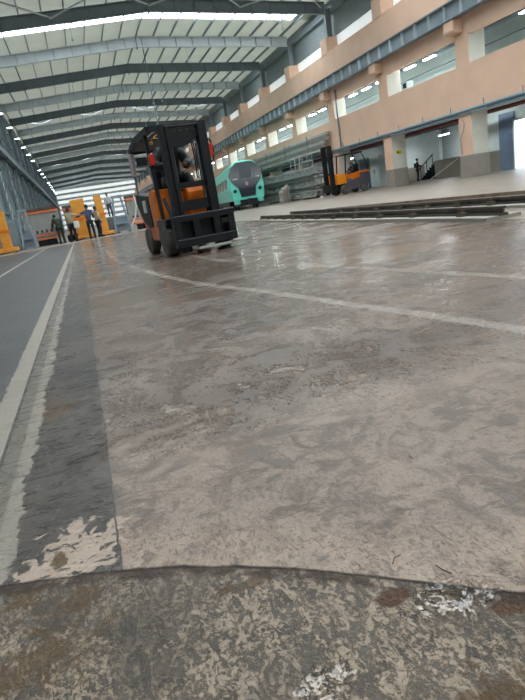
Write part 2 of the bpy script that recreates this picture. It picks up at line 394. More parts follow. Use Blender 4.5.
for i, (s0, SKW) in enumerate(SKYY):
    q = MB()
    for xa, xb in ((XL-0.3, XL+1.0), (XR-0.4, XRW+0.2)):
        e_ = MB().prism([(xa, roofz(xa)), (xb, roofz(xb)), (xb, roofz(xb)+0.05), (xa, roofz(xa)+0.05)], s0+0.15, s0+0.15+SKW, 'y').build('end_sheet', ROOFP, ceil)
    for xa, xb in ((XL+1.0, RID), (RID, XR-0.4)):
        q.prism([(xa, roofz(xa)), (xb, roofz(xb)), (xb, roofz(xb)+0.06), (xa, roofz(xa)+0.06)], s0+0.15, s0+0.15+SKW, 'y')
    struct(q.build('window_%d' % (i+1), SKY), 'translucent daylight strip across the roof, the narrow far ones added for light')
x = XL+0.3
while x < XRW:
    p = MB(); z = roofz(x)
    p.box(x-0.012, x+0.012, Y0, Y1, z-0.20, z-0.005); p.box(x-0.05, x+0.012, Y0, Y1, z-0.215, z-0.20)
    p.build('purlin', STEELM, ceil); x += 1.28
# rafters
def rafter(mt):
    m = MB()
    for xa, xb in ((XL+0.2, RID), (RID, XR+0.35)):
        za, zb = RZ(xa), RZ(xb); d = 0.68
        m.prism([(xa, za), (xb, zb), (xb, zb+0.03), (xa, za+0.03)], -0.13, 0.13, 'y')
        m.prism([(xa, za+0.03), (xb, zb+0.03), (xb, zb+d), (xa, za+d)], -0.012, 0.012, 'y')
        m.prism([(xa, za+d), (xb, zb+d), (xb, zb+d+0.03), (xa, za+d+0.03)], -0.13, 0.13, 'y')
    return m
def stiff():
    m = MB(); x = XL+0.6
    while x < XR:
        z = RZ(x); m.box(x-0.012, x+0.012, -0.12, 0.12, z+0.03, z+0.68); x += 1.28
    return m
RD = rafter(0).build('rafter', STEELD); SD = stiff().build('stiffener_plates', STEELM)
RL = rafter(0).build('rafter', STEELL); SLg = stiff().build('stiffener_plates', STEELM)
spl = MB().box(RID-0.02, RID+0.02, -0.16, 0.16, RZ(RID)-0.08, RZ(RID)+0.72).box(RID-0.05, RID+0.05, -0.17, 0.17, RZ(RID)-0.1, RZ(RID)-0.04).build('ridge_splice', STEELD)
first = True
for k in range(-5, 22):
    dark = (k % 2 == 0)  # alternate frames get a shaded and a lit tone through their steel colour
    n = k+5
    lb = '%s steel roof beam, %s roof frame counting away from the camera end' % ('shade-toned dark grey' if dark else 'lit-toned light grey', ORD[n] if n < len(ORD) else 'last')
    if k == 2: lb = 'shade-toned dark grey steel roof beam nearest the top of the photo, bright skylight strip behind it'
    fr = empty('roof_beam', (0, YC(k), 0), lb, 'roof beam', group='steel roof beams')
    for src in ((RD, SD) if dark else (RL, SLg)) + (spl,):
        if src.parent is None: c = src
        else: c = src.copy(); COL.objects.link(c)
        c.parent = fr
# roof cross bracing rods in two bays, and ridge pendants
for bi, k in enumerate((1, 6, 12)):
    ya, yb = YC(k), YC(k+1)
    xs = [XL+0.6, 1.2, RID, 13.0, XR]
    be = empty('roof_bracing', (0, 0, 0), 'crossed steel bracing rods under the roof sheet, %s braced bay from the camera' % ORD[bi], 'bracing')
    for i in range(4):
        a, b = xs[i], xs[i+1]
        m = MB().tube([(a, ya+.15, RZ(a)+0.35), (b, yb-.15, RZ(b)+0.35)], 0.05, 6).tube([(b, ya+.15, RZ(b)+0.27), (a, yb-.15, RZ(a)+0.27)], 0.05, 6)
        m.build('cross_rods', STEELL, be)
e0 = None; pc = 0
for k in range(2, 14):
    for j, x in enumerate((2.2, 10.8, 15.9)):
        if (k+j) % 2: continue
        lb = 'thin pendant rod with small head hanging from %s roof beam, %s side' % (ORD[k+5], ('left', 'middle', 'right')[j])
        if e0 is None:
            e0 = empty('ceiling_pendant', (x, YC(k), RZ(x)-0.02), lb, 'pendant', group='pendants under the roof beams')
            MB().tube([(0, 0, 0.02), (0, 0, -0.85)], 0.022, 6).build('rod', STEELL, e0)
            MB().lathe([(-1.0, 0.02), (-0.97, 0.07), (-0.88, 0.06), (-0.84, 0.02)], (0, 0, 0), 'z', 10).build('head', STEELL, e0)
            MB().bar((0, 0.0, -0.05), (0.28, 0.0, 0.0), 0.02).build('clamp', STEELM, e0)
        else: dup(e0, (x, YC(k), RZ(x)-0.02), lb)

# ------------------------------------------------------------------ right wall
wr = MB()
wr.box(XR, XR+0.2, Y0, Y1, 3.15, 5.15)                 # fascia
wr.box(XR+0.02, XR+0.25, Y0, Y1, 6.35, 9.5)            # lintel band
wr = struct(wr.build('wall_right', PEACH))
up = MB().box(XRW, XRW+0.1, Y0, Y1, 10.55, roofz(XRW)+0.05).build('upper_cladding', CLAD, wr)
MB().box(XR+0.25, XRW+0.1, Y0, Y1, 9.3, 9.42).build('ledge', PEACH, wr)
cl = MB().box(XRW, XRW+0.06, Y0, Y1, 9.4, 10.55).build('window_20', emit('daylit_side_panel', (226, 234, 236), 0.5)); struct(cl, 'white translucent strip window above the peach band')
MB().box(XR+0.7, XR+0.9, Y0, Y1, RZ(XR)+0.05, RZ(XR)+0.45).build('eaves_beam', STEELM, wr)
# upper floor shell
MB().box(XR+0.2, 24.4, Y0, Y1, 4.75, 5.0).build('upper_slab', WHITEW, wr)
MB().box(22.4, 22.6, Y0, Y1, 5.0, 7.25).build('upper_back_wall', TEALW, wr)
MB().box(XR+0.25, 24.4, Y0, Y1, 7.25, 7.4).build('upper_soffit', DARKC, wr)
MB().box(20.9, 21.3, Y0, Y1, 6.85, 7.1).box(21.8, 21.86, Y0, Y1, 6.3, 6.36).build('duct', STEELD, wr)
# ground floor shell
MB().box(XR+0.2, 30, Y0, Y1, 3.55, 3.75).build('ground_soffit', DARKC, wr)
gb = MB().box(22.6, 22.8, Y0, 27.4, 0, 3.9).box(28.0, 28.2, 27.4, Y1, 0, 3.9).box(22.8, 28.0, 27.2, 27.4, 0, 3.9).build('ground_back_wall', WHITEW, wr)
MB().box(22.56, 22.62, 25.0, 27.4, 0, 1.1).box(27.96, 28.02, 27.5, Y1, 0, 1.1).build('ground_dado', DADO, wr)
# pillars
def pillar():
    e = empty('pillar', (XR, 0, 0), 'x', 'pillar', group='peach faced pillars along the right wall')
    MB().box(0.02, 0.93, -0.46, 0.46, 1.06, 3.9).build('shaft', CREAM, e)
    MB().box(-0.012, 0.02, -0.46, 0.46, 1.06, 3.15).build('peach_face', PEACH, e)
    MB().box(-0.02, 0.96, -0.49, 0.49, 0, 1.06).build('dado', DADO, e)
    MB().box(0.03, 0.93, -0.46, 0.46, 5.0, 7.9).build('upper_shaft', CREAM, e)
    MB().box(-0.01, 0.03, -0.46, 0.46, 5.0, 6.5).build('upper_face', PEACH, e)
    MB().prism([(-0.5, 6.66), (-0.42, 6.56), (0.04, 6.56), (0.04, 7.12), (-0.5, 7.12)], -0.1, 0.62, 'y').build('bracket', PEACH, e, bevel=0.03)
    MB().box(-0.02, 0.84, -0.49, 0.49, 9.45, 10.45).build('column_cap', PEACH, e)
    MB().box(0.3, 0.34, -0.14, 0.14, 10.45, 12.3).box(0.66, 0.7, -0.14, 0.14, 10.45, 12.3).box(0.34, 0.66, -0.02, 0.02, 10.45, 12.3).build('steel_post', STEELM, e)
    return e
pr = pillar()
for k in range(-2, 22):
    lb = 'peach and cream pillar with grey dado, %s from the photo\'s right edge' % ORD[k] if k >= 0 else 'peach and cream pillar just outside the right edge'
    if k == 0: lb = 'peach and cream pillar nearest the camera, at right, loose cable on its face'
    if k == 1: lb = 'peach and cream pillar with a yellow sticker, left of the standing man'
    o = pr if k == -2 else dup(pr)
    o.location = (XR, YC(k), 0); o['label'] = lb
# crane beams
def crane(xc, z0, mt, lb, face):
    e = empty('crane_runway_beam', (xc, 0, 0), lb, 'crane beam', group=None)
    MB().box(-0.02, 0.02, Y0, Y1, z0, z0+0.66).build('web', mt, e)
    MB().box(-0.2, 0.2, Y0, Y1, z0-0.03, z0).box(-0.2, 0.2, Y0, Y1, z0+0.66, z0+0.70).build('flange', STEELD, e)
    MB().box(-0.035, 0.035, Y0, Y1, z0+0.70, z0+0.78).build('rail', RUST, e)
    m = MB(); y = Y0+0.5
    while y < 120:
        m.box(-0.18, 0.18, y-0.012, y+0.012, z0, z0+0.66); y += 1.175
    m.build('stiffener_plates', STEELL, e)
    return e
crane(18.42, 7.16, STEELM, 'long grey steel runway beam on brackets along the peach right wall', -1)
# fascia pipe with little stays
pp = empty('fascia_pipe', (XR-0.08, 0, 3.12), 'long blue-grey pipe along the bottom edge of the peach fascia', 'pipe')
MB().tube([(0, Y0, 0), (0, 150, 0)], 0.06, 8).build('pipe', PIPEB, pp)
MB().tube([(0.02, Y0, -0.16), (0.02, 150, -0.16)], 0.035, 6).build('lower_pipe', PIPEB, pp)
for y in [10+i*2.35 for i in range(20)]:
    MB().bar((0.02, y, -0.1), (0.0, y, 0.32), 0.03).build('stay', PIPEB, pp)
dp = MB().tube([(XR-0.07, 36.2, 3.2), (XR-0.07, 36.2, 7.0)], 0.055, 8).build('downpipe', STEELD)
tag(dp, 'thin dark downpipe running down the peach wall beside the pipe bundle', 'pipe')
# bundle of rails hung on the fascia
pb = []
for i in range(5):
    a = MB().box(-0.08, 0.08, 37.6+0.6*random.random(), 66, -0.08, 0.05).box(-0.12, 0.12, 37.6, 66, 0.05, 0.07).build('hung_beam', CONC if i % 2 else STEELL, None)
    a.location = (XR-0.62+0.11*i, 0, 3.38+0.27*i)
    tag(a, 'long grey steel section hung on the fascia, %s of five counted from the bottom' % ORD[i], 'steel section', 'steel sections hung on the fascia')
for y in (41, 46, 51, 56, 61):
    b = MB().box(-0.5, 0.0, -0.04, 0.04, -0.06, 0.0).box(-0.5, -0.46, -0.04, 0.04, 0, 1.4).box(-0.03, 0.0, -0.04, 0.04, 0, 1.4).build('wall_bracket', STEELD)
    b.location = (XR, y, 3.27); tag(b, 'steel wall bracket carrying the hung sections, %s from the right' % ORD[[41, 46, 51, 56, 61].index(y)], 'bracket', 'brackets under the hung sections')
# fluorescent lamps
def tubes(L_=1.0):
    e = empty('ceiling_light', (0, 0, 0), 'x', 'ceiling light')
    MB().box(-0.12, 0.12, -L_/2, L_/2, 0.03, 0.09).build('housing', WHITEW, e)
    MB().box(-0.10, 0.10, -L_/2+0.03, L_/2-0.03, 0, 0.03).build('tube', TUBEM, e)
    MB().tube([(0, -0.4, 0.09), (0, -0.4, 0.69)], 0.012, 6).build('hanger', STEELD, e); MB().tube([(0, 0.4, 0.09), (0, 0.4, 0.69)], 0.012, 6).build('hanger', STEELD, e)
    return e
t0 = tubes(); used = False
for k in range(-1, 12):
    for j, dy in enumerate((2.6, 4.5, 6.4)):
        if (k == -1 and j != 1) or (k == 0 and j == 0): continue
        loc = (20.3, YC(k)+dy, 6.55)
        lb = 'lit fluorescent lamp in the upper window opening %s from the right, %s of three' % (ORD[k+1], ('near', 'middle', 'far')[j])
        o = dup(t0, loc, lb); o['group'] = 'upper floor lamps'
for k in range(0, 8):
    loc = (26.0, YC(k)+11.2, 2.9); lb = 'lit fluorescent lamp under the ground floor ceiling, %s bay from the right' % ORD[k]
    if k == 0: t0.location = loc; t0['label'] = lb; t0['group'] = 'ground floor lamps'
    else: o = dup(t0, loc, lb); o['group'] = 'ground floor lamps'
for k in range(-1, 7):  # extra lamps tucked behind the fascia, added to brighten the ground floor
    for q_, dy in enumerate((1.8, 4.2)):
        o = dup(t0, (20.9, YC(k)+dy, 3.42), 'added fill lamp close under the front ground floor ceiling, %s from the right' % ORD[2*(k+1)+q_]); o['group'] = 'ground floor lamps'
o = dup(t0, (20.9, 19.3, 2.9), 'lit fluorescent lamp just outside the photo\'s right edge'); o['group'] = 'ground floor lamps'
# ground floor pipes
for i, (x, z, r_, mt, lb) in enumerate(((20.3, 2.95, 0.10, MAROON, 'maroon pipe under the ground floor ceiling, front run'), (21.4, 3.1, 0.08, MAROON, 'maroon pipe under the ground floor ceiling, rear run'),
        (20.8, 3.3, 0.14, STEELD, 'dark grey round duct under the ground floor ceiling'), (19.9, 3.35, 0.05, STEELL, 'thin pale conduit under the ground floor ceiling'))):
    tag(MB().tube([(x, Y0, z), (x, 90, z)], r_, 8).build('ceiling_pipe', mt), lb, 'pipe')
for i, z in enumerate((2.75, 3.0)):
    tag(MB().tube([(19.5+0.5*i, Y0, z+0.25), (19.5+0.5*i, 90, z+0.25)], 0.04, 6).build('ceiling_pipe', (WHITEC, STEELL)[i]), ('white thin pipe under the fascia, lower one beside the pillars', 'light grey thin pipe under the fascia, set back from the white one')[i], 'pipe')
# blue-grey panels and bright doorway at far right
bp_ = empty('sliding_door', (22.45, 24.0, 0), 'blue-grey tall sliding door panel at the far right of the ground floor', 'door')
MB().box(0, 0.08, -0.05, 1.0, 0.0, 2.9).build('panel', BLUEG, bp_); MB().box(-0.03, 0.0, 0.0, 0.1, 1.0, 1.4).build('handle', STEELD, bp_)
d1 = MB().box(22.45, 22.55, 21.6, 23.9, 0.05, 2.4).build('door_1', emit('daylit_doorway', (226, 240, 255), 2.5)); struct(d1, 'bright daylit doorway')
MB().box(22.4, 22.56, 23.86, 23.94, 0, 2.4).box(22.4, 22.56, 21.5, 23.94, 2.4, 2.5).build('door_frame', WHITEW, d1)
# teal cabinets behind the second forklift, between second and third pillar
for i, (y, mt) in enumerate(((39.2, TEALW), (40.8, BLUEG), (42.4, TEALW))):
    e = empty('steel_cabinet', (23.0, y, 0), 'tall pale steel cabinet standing in the bay behind the small forklift, %s from the right' % ORD[i], 'cabinet', group='cabinets in the ground floor bay')
    MB().box(0, 0.7, -0.7, 0.7, 0.05, 2.4).build('body', mt, e, bevel=0.02)
    for s in (-1, 1):
        d = MB().box(-0.03, 0.0, min(s*0.02, s*0.66), max(s*0.02, s*0.66), 0.12, 2.34).build('door', mt, e); MB().box(-0.06, -0.03, s*0.08-0.015, s*0.08+0.015, 1.1, 1.4).build('handle', STEELD, d)
# dado screen wall and staircase
tag(MB().box(23.5, 23.7, 29.2, 32.2, 0, 1.2).build('low_partition', DADO), 'low grey partition wall right of the staircase', 'partition')
tag(MB().box(27.2, 27.5, 36.6, 38.6, 0, 3.5).build('stair_wall', WHITEW), 'white wall beside the staircase behind the standing man', 'wall')
st = empty('staircase', (26.9, 38.1, 0), 'dark steel stair rising to the right beside the standing man', 'stairs')
m = MB()
for i in range(7): m.box(-0.9, 0.25, -0.95-0.28*i, -0.67-0.28*i, 0, 0.17*(i+1))
m.build('steps', DARKT, st)
MB().tube([(-0.9, -0.6, 0.9), (-0.9, -2.3, 1.75)], 0.04, 8).build('handrail', DARKT, st)
for y, z in ((-0.7, 0.0), (-1.5, 0.4), (-2.25, 0.75)): MB().tube([(-0.9, y, z), (-0.9, y, z+0.95)], 0.03, 6).build('baluster', DARKT, st)
rp_ = MB().tube([(23.2, 32.4, 0.03), (23.3, 30.9, 0.6), (23.47, 29.3, 1.23)], 0.035, 6).build('leaning_pole', WHITEC); tag(rp_, 'thin pale pole leaning up against the low grey partition', 'pole')
# yellow sticker on the second pillar
sg = empty('sign', (XR+0.42, YC(1)-0.465, 2.0), 'small yellow sticker sign on the cream side of the pillar left of the standing man', 'sign')
MB().box(-0.2, 0.2, -0.012, 0, -0.12, 0.12).build('plate', mat('yellow_sticker', (235, 225, 60), 0.5, var=0.02), sg)
MB().box(-0.13, -0.02, -0.018, -0.012, -0.07, 0.06).box(0.03, 0.13, -0.018, -0.012, -0.03, 0.0).box(0.03, 0.12, -0.018, -0.012, 0.03, 0.06).build('symbol', BLACK, sg)
# loose cable + grey box on first pillar, box unit in a window
cb = MB().tube([(18.76, 23.3, 2.75), (18.7, 23.1, 2.55), (18.74, 23.2, 2.3), (18.72, 23.45, 1.9), (18.75, 23.4, 1.15)], 0.02, 6).build('loose_cable', STEELD); tag(cb, 'loose dark cable drooping down the nearest pillar\'s peach face', 'cable')
wb = empty('wall_unit', (19.9, 29.3, 5.55), 'small white box unit with dark face standing in the second upper opening', 'box')
MB().box(-0.22, 0.22, -0.24, 0.24, -0.55, 0.22).build('casing', WHITEW, wb, bevel=0.02); MB().box(-0.24, -0.22, -0.16, 0.16, -0.12, 0.16).build('dark_face', BLACK, wb)

# ------------------------------------------------------------------ left wall
struct(MB().box(29.9, 30.1, Y0, Y1, 0, 4.0).build('wall_annex', CREAM))
wl = struct(MB().box(XL-0.25, XL-0.15, Y0, Y1, 0, roofz(XL)).build('wall_left', LWALL))
for z in (2.4, 4.6, 6.2, 9.4, 10.8): MB().box(XL-0.15, XL-0.05, Y0, Y1, z, z+0.12).build('girt', STEELM, wl)
col = None
for k in range(-1, 22):
    lb = 'grey steel latticed column against the left wall, %s counting away from the camera' % ORD[k+1]
    if col is None:
        col = empty('steel_column', (XL, YC(k), 0), lb, 'column', group='latticed columns of the left wall')
        MB().box(-0.12, 0.12, -0.42, -0.36, 0, 7.0).box(-0.12, 0.12, 0.36, 0.42, 0, 7.0).build('leg', STEELD, col)
        m = MB()
        for i in range(9):
            m.bar((0.1, -0.38, 0.2+i*0.75), (0.1, 0.38, 0.95+i*0.75), 0.05); m.bar((-0.1, 0.38, 0.2+i*0.75), (-0.1, -0.38, 0.95+i*0.75), 0.05)
        m.build('lacing', STEELL, col)
        MB().box(-0.12, 0.15, -0.15, 0.15, 7.9, RZ(XL)+0.1).build('upper_post', STEELD, col)
        MB().box(-0.1, 0.4, -0.4, 0.4, 7.0, 7.08).build('cap_plate', STEELD, col)
        MB().bar((0.0, 0.4, 3.0), (0.0, 6.6, 6.8), 0.07).bar((0.0, 6.6, 3.0), (0.0, 0.4, 6.8), 0.07).build('wall_brace', STEELM, col)
    else: dup(col, (XL, YC(k), 0), lb)
crane(XL+0.2, 7.11, STEELM, 'long grey steel runway beam along the left wall with rusty rail', 1)
lm = None; n = 0
for k in range(3, 22):
    if k in (10, 14): continue
    lb = 'round lit bay lamp high on the left wall, %s in the row from the camera' % ORD[n]; n += 1
    loc = (XL+0.32, YC(k)*1.0+3.4, 11.3)
    if lm is None:
        lm = empty('bay_lamp', loc, lb, 'lamp', group='row of bay lamps on the left wall')
        MB().lathe([(-0.02, 0.28), (0.02, 0.28), (0.22, 0.1), (0.34, 0.08)], (0, 0, 0), 'z', 14).build('housing', STEELM, lm)
        MB().lathe([(-0.06, 0.18), (-0.04, 0.25), (-0.02, 0.25)], (0, 0, 0), 'z', 14).build('lens', LAMPM, lm)
        MB().tube([(0, 0, 0.3), (-0.35, 0, 0.6)], 0.03, 6).build('arm', STEELM, lm)
    else: dup(lm, loc, lb)
wb_ = struct(MB().box(XL-0.2, XRW+0.2, Y0-0.2, Y0, 0, 14.2).build('wall_back', CLAD)); struct(MB().box(XRW+0.2, 30, Y0-0.2, Y0, 0, 8.1).build('wall_back_annex', CREAM))
# end wall: horizontal louvre bands of translucent sheet
we = struct(MB().box(XL-0.2, XRW+0.2, Y1, Y1+0.2, 0, 14.2).build('wall_end', mat('white_end_cladding', (214, 224, 226), 0.6, var=0.05)))
LV = emit('daylit_louvre', (236, 244, 246), 0.7)
z = 1.0; i = 0
while z < 12:
    q = struct(MB().box(XL+0.2, XRW-0.2, Y1-0.06, Y1, z, z+0.85).build('window_%d' % (40+i), LV), 'bright horizontal louvre band of the far end wall'); z += 1.5; i += 1

# ------------------------------------------------------------------ rails on the right floor
def track(pts, lb, w_=0.12, h_=0.10):
    e = empty('floor_rail', (pts[0][0], pts[0][1], 0), lb, 'rail')
    o = Vector((pts[0][0], pts[0][1], 0)); P = [Vector((a, b, 0))-o for a, b in pts]
    m = MB(); n = MB()
    for a, b in zip(P, P[1:]):
        m.bar(a+Vector((0.0, 0, 0.02)), b+Vector((0.0, 0, 0.02)), 0.46, 0.04)
        n.bar(a+Vector((0, 0, 0.05)), b+Vector((0, 0, 0.05)), w_, 0.03); n.bar(a+Vector((0, 0, 0.085)), b+Vector((0, 0, 0.085)), 0.025, 0.06); n.bar(a+Vector((0, 0, h_+0.025)), b+Vector((0, 0, h_+0.025)), 0.07, 0.03)
    m.build('plinth', CONC, e); n.build('rail_section', DARKR, e)
    L_ = 0
    for a, b in zip(P, P[1:]):
        d = (b-a); n_ = int(d.length/0.75)
        for i in range(n_):
            q = a + d*((i+0.5)/n_); dirx = d.normalized(); s_ = Vector((-dirx.y, dirx.x, 0))
            for s in (-1, 1):
                c = q + s_*0.10*s
                MB().box(c.x-0.04, c.x+0.04, c.y-0.05, c.y+0.05, 0.035, 0.09).tube([(c.x, c.y, 0.08), (c.x, c.y, 0.12)], 0.018, 6).build('rail_clip', RUST, e)
    return e
track([(5.25, 15.8), (4.85, 11.0), (4.72, 8.3), (4.62, 6.3), (4.52, 5.0)], 'dark steel rail on clips, the one nearest the open floor')
track([(5.9, 15.0), (5.72, 10.1), (5.66, 7.5), (5.64, 4.5)], 'dark steel rail on clips, the one nearer the peach wall')
kb = MB(); KP = [(6.9, 14.6), (7.15, 12.0), (7.3, 9.8), (7.4, 7.6), (7.4, 5.0)]
for a, b in zip(KP, KP[1:]): kb.bar((a[0], a[1], 0.03), (b[0], b[1], 0.03), 0.12, 0.06)
tag(kb.build('kerb', mat('brown_worn_kerb', (132, 112, 96), 0.8, var=0.3, scale=5)), 'low worn brown kerb running behind the two rails', 'kerb')

# ------------------------------------------------------------------ forklifts
def wheel(x, y, r, wd, parent, hubm=ORANGE):
    w_ = MB().lathe([(-wd/2, r*0.55), (-wd/2, r*0.88), (-wd*0.38, r), (wd*0.38, r), (wd/2, r*0.88), (wd/2, r*0.55)], (x, y, r), 'x', 32).build('wheel', RUBBER, parent, smooth=False)
    MB().lathe([(-wd/2-0.012, r*0.2), (-wd/2-0.004, r*0.52), (wd/2+0.004, r*0.52), (wd/2+0.012, r*0.2)], (x, y, r), 'x', 20).build('hub', hubm, w_)
    return w_
f1 = empty('forklift', (1.72, 8.55, 0), 'large black and orange forklift facing the camera on the open wet floor', 'forklift', math.radians(5)); f1.scale = (0.92, 0.92, 0.92)
for s in (-1, 1): wheel(s*0.48, 0.0, 0.30, 0.22, f1, RUBBER)
for s in (-1, 1): wheel(s*0.48, 1.38, 0.25, 0.18, f1, RUBBER)
MB().box(-0.36, 0.36, -0.05, 1.9, 0.14, 0.42).build('chassis', ORANGED, f1, bevel=0.02)
MB().prism([(0.35, 0.26), (1.12, 0.26), (1.18, 0.44), (1.55, 0.50), (1.95, 0.88), (1.95, 1.00), (1.85, 1.0), (0.95, 0.56), (0.35, 0.52)], -0.53, 0.53, 'x').build('counterweight', ORANGED, f1, bevel=0.03)
MB().prism([(0.80, 0.50), (1.12, 0.48), (1.52, 0.60), (1.92, 0.98), (1.86, 1.16), (0.80, 1.06)], -0.545, 0.545, 'x').build('side_cover', BLACK, f1, bevel=0.03)
MB().box(-0.555, -0.545, 1.05, 1.3, 0.78, 1.0).build('notice', PAPER, f1)
MB().prism([(0.3, 0.50), (0.80, 0.50), (0.80, 1.06), (0.62, 1.12), (0.34, 1.12)], -0.53, 0.53, 'x').build('engine_hood', ORANGE, f1, bevel=0.02)
MB().box(-0.54, 0.54, -0.02, 0.62, 0.50, 0.56).build('floor_plate', ORANGE, f1, bevel=0.01)
for s in (-1, 1):
    MB().prism([(-0.30, 0.50), (-0.36, 0.62), (0.30, 0.62), (0.38, 0.50)], min(s*0.36, s*0.58), max(s*0.36, s*0.58), 'x').build('fender', BLACK if s > 0 else BLACKG, f1, bevel=0.02)
MB().prism([(0.05, 0.5), (0.22, 0.5), (0.20, 1.12), (0.12, 1.16), (0.02, 1.0)], -0.02, 0.40, 'x').build('dashboard', ORANGE, f1, bevel=0.02)
MB().box(-0.25, 0.25, 0.72, 1.15, 1.02, 1.14).box(-0.23, 0.23, 1.12, 1.22, 1.12, 1.55).build('seat', BLACK, f1, bevel=0.03)
# overhead guard
gp = MB()
for s in (-1, 1):
    MB().bar((s*0.47, 0.22, 0.55), (s*0.45, 0.46, 2.02), 0.055, 0.075).build('guard_front_post', BLACK, f1)
    MB().bar((s*0.50, 1.78, 1.10), (s*0.49, 1.72, 1.93), 0.035, 0.05).build('guard_rear_post', STEELD, f1)
    MB().tube([(s*0.498, 1.755, 1.48), (s*0.49, 1.725, 1.90)], 0.055, 8).build('post_wrap', PINK, f1)
m = MB()
for s in (-1, 1):
    m.bar((s*0.46, 0.12, 2.06), (s*0.46, 1.18, 2.06), 0.07, 0.09); m.bar((s*0.46, 1.18, 2.06), (s*0.49, 1.76, 1.92), 0.07, 0.09)
m.bar((-0.46, 0.12, 2.06), (0.46, 0.12, 2.06), 0.07, 0.09); m.bar((-0.5, 1.75, 1.925), (0.5, 1.75, 1.925), 0.06, 0.09)
for i in range(6): m.bar((-0.33+i*0.132, 0.12, 2.07), (-0.33+i*0.132, 1.2, 2.07), 0.06, 0.03)
m.prism([(1.15, 2.02), (1.75, 1.90), (1.75, 1.92), (1.15, 2.04)], -0.46, 0.46, 'x')
m.build('guard_roof', BLACK, f1)
# mast
for s in (-1, 1):
    MB().box(min(s*0.30, s*0.39), max(s*0.30, s*0.39), -0.33, -0.15, 0.10, 2.06).box(min(s*0.235, s*0.30), max(s*0.235, s*0.30), -0.36, -0.18, 0.12, 2.02).build('mast_rail', BLACK, f1, bevel=0.008)
    MB().tube([(s*0.25, -0.13, 0.3), (s*0.25, -0.13, 1.75)], 0.035, 10).build('lift_cylinder', BLACKG, f1)
MB().box(-0.36, 0.36, -0.30, -0.20, 1.99, 2.03).build('mast_crosshead', BLACK, f1, bevel=0.01)
MB().prism([(-0.26, 1.70), (-0.02, 1.70), (0.1, 1.74), (0.26, 1.86), (0.26, 1.93), (-0.26, 1.93)], -0.30, -0.20, 'y').build('upper_tie', BLACK, f1)
MB().box(-0.36, 0.36, -0.28, -0.18, 1.06, 1.15).build('middle_tie', BLACK, f1)
MB().box(-0.36, 0.36, -0.30, -0.16, 0.70, 0.86).build('lower_tie', BLACK, f1)
for s in (-0.21, 0.21): MB().tube([(s, -0.24, 0.5), (s, -0.24, 1.95)], 0.012, 6).build('lift_chain', STEELD, f1)
for x in (0.16, 0.19): MB().tube([(x, -0.12, 1.2), (x+0.04, -0.05, 1.5), (x, -0.12, 1.85)], 0.012, 6).build('hydraulic_hose', BLACKG, f1)
# carriage with attachment frame
MB().box(-0.50, 0.50, -0.44, -0.37, 0.16, 0.24).box(-0.50, 0.50, -0.44, -0.37, 0.52, 0.62).build('carriage_plate', BLACK, f1, bevel=0.01)
m = MB()
m.box(-0.52, 0.52, -0.62, -0.45, 0.54, 0.64).box(-0.52, 0.52, -0.62, -0.45, 0.14, 0.27)
for a, b in ((-0.52, -0.40), (-0.20, -0.09), (0.15, 0.26), (0.40, 0.52)): m.box(a, b, -0.61, -0.46, 0.2, 0.6)
m.box(-0.50, 0.50, -0.48, -0.45, 0.2, 0.6)
m.build('attachment_frame', BLACKG, f1, bevel=0.012)
MB().box(0.28, 0.40, -0.60, -0.5, 0.42, 0.5).build('attachment_block', BLACK, f1)
def fork(x0, x1, y0, y1, lb):
    MB().prism([(x0, y0), (x0+0.02, y0-0.12), (x1-0.12, y1-0.07), (x1, y1), (x1-0.1, y1+0.03)], 0.075, 0.11, 'z').build('fork_tine', FORKM, f1, bevel=0.005)
fork(-0.22, 0.38, -0.58, -0.66, '')
fork(0.20, 0.78, -0.48, -0.40, '')
MB().box(-0.42, -0.26, -0.5, -0.3, 0.05, 0.14).build('fork_heel', BLACK, f1); MB().box(0.2, 0.4, -0.5, -0.3, 0.05, 0.14).build('fork_heel', BLACK, f1)
for s in (-1, 1): MB().bar((s*0.38, -0.2, 0.5), (s*0.42, 0.1, 0.95), 0.05).build('tilt_cylinder', BLACKG, f1)
mr = MB().bar((-0.47, 0.36, 1.60), (-0.66, 0.36, 1.60), 0.02).build('mirror', BLACK, f1); MB().box(-0.70, -0.52, 0.33, 0.36, 1.54, 1.67).build('mirror_glass', BLACKG, mr)
MB().box(-0.49, -0.40, 0.28, 0.36, 1.52, 1.70).build('turn_lamp', RED, f1, bevel=0.01)
MB().box(0.44, 0.52, -0.12, -0.04, 1.52, 1.72).build('turn_lamp', RED, f1, bevel=0.01)
MB().tube([(0.38, -0.15, 1.80), (0.50, -0.1, 1.78), (0.54, -0.08, 1.6), (0.50, -0.1, 1.45), (0.38, -0.15, 1.42)], 0.016, 6).build('lamp_guard', BLACK, f1)
MB().lathe([(0, 0.03), (0.02, 0.035), (0.05, 0.03), (0.06, 0.0)], (-0.3, 0.7, 1.90), 'z', 12).build('beacon', YELLOW, f1)
MB().tube([(-0.02, 0.30, 1.05), (-0.02, 0.52, 1.25)], 0.022, 8).build('steering_column', BLACK, f1)
m = MB(); R_ = Matrix.Translation((-0.02, 0.53, 1.27)) @ Matrix.Rotation(math.radians(-40), 4, 'X')
m.tube([R_ @ Vector((0.17*math.cos(t), 0.17*math.sin(t), 0)) for t in (2*PI*i/16 for i in range(17))], 0.014, 6); m.bar(R_ @ Vector((-0.17, 0, 0)), R_ @ Vector((0.17, 0, 0)), 0.02)
m.build('steering_wheel', BLACK, f1)
for s in (-1, 1): MB().tube([(s*0.45, 0.28, 1.0), (s*0.5, 0.36, 1.35), (s*0.48, 0.42, 1.6)], 0.012, 6).build('grab_rail', STEELD, f1)

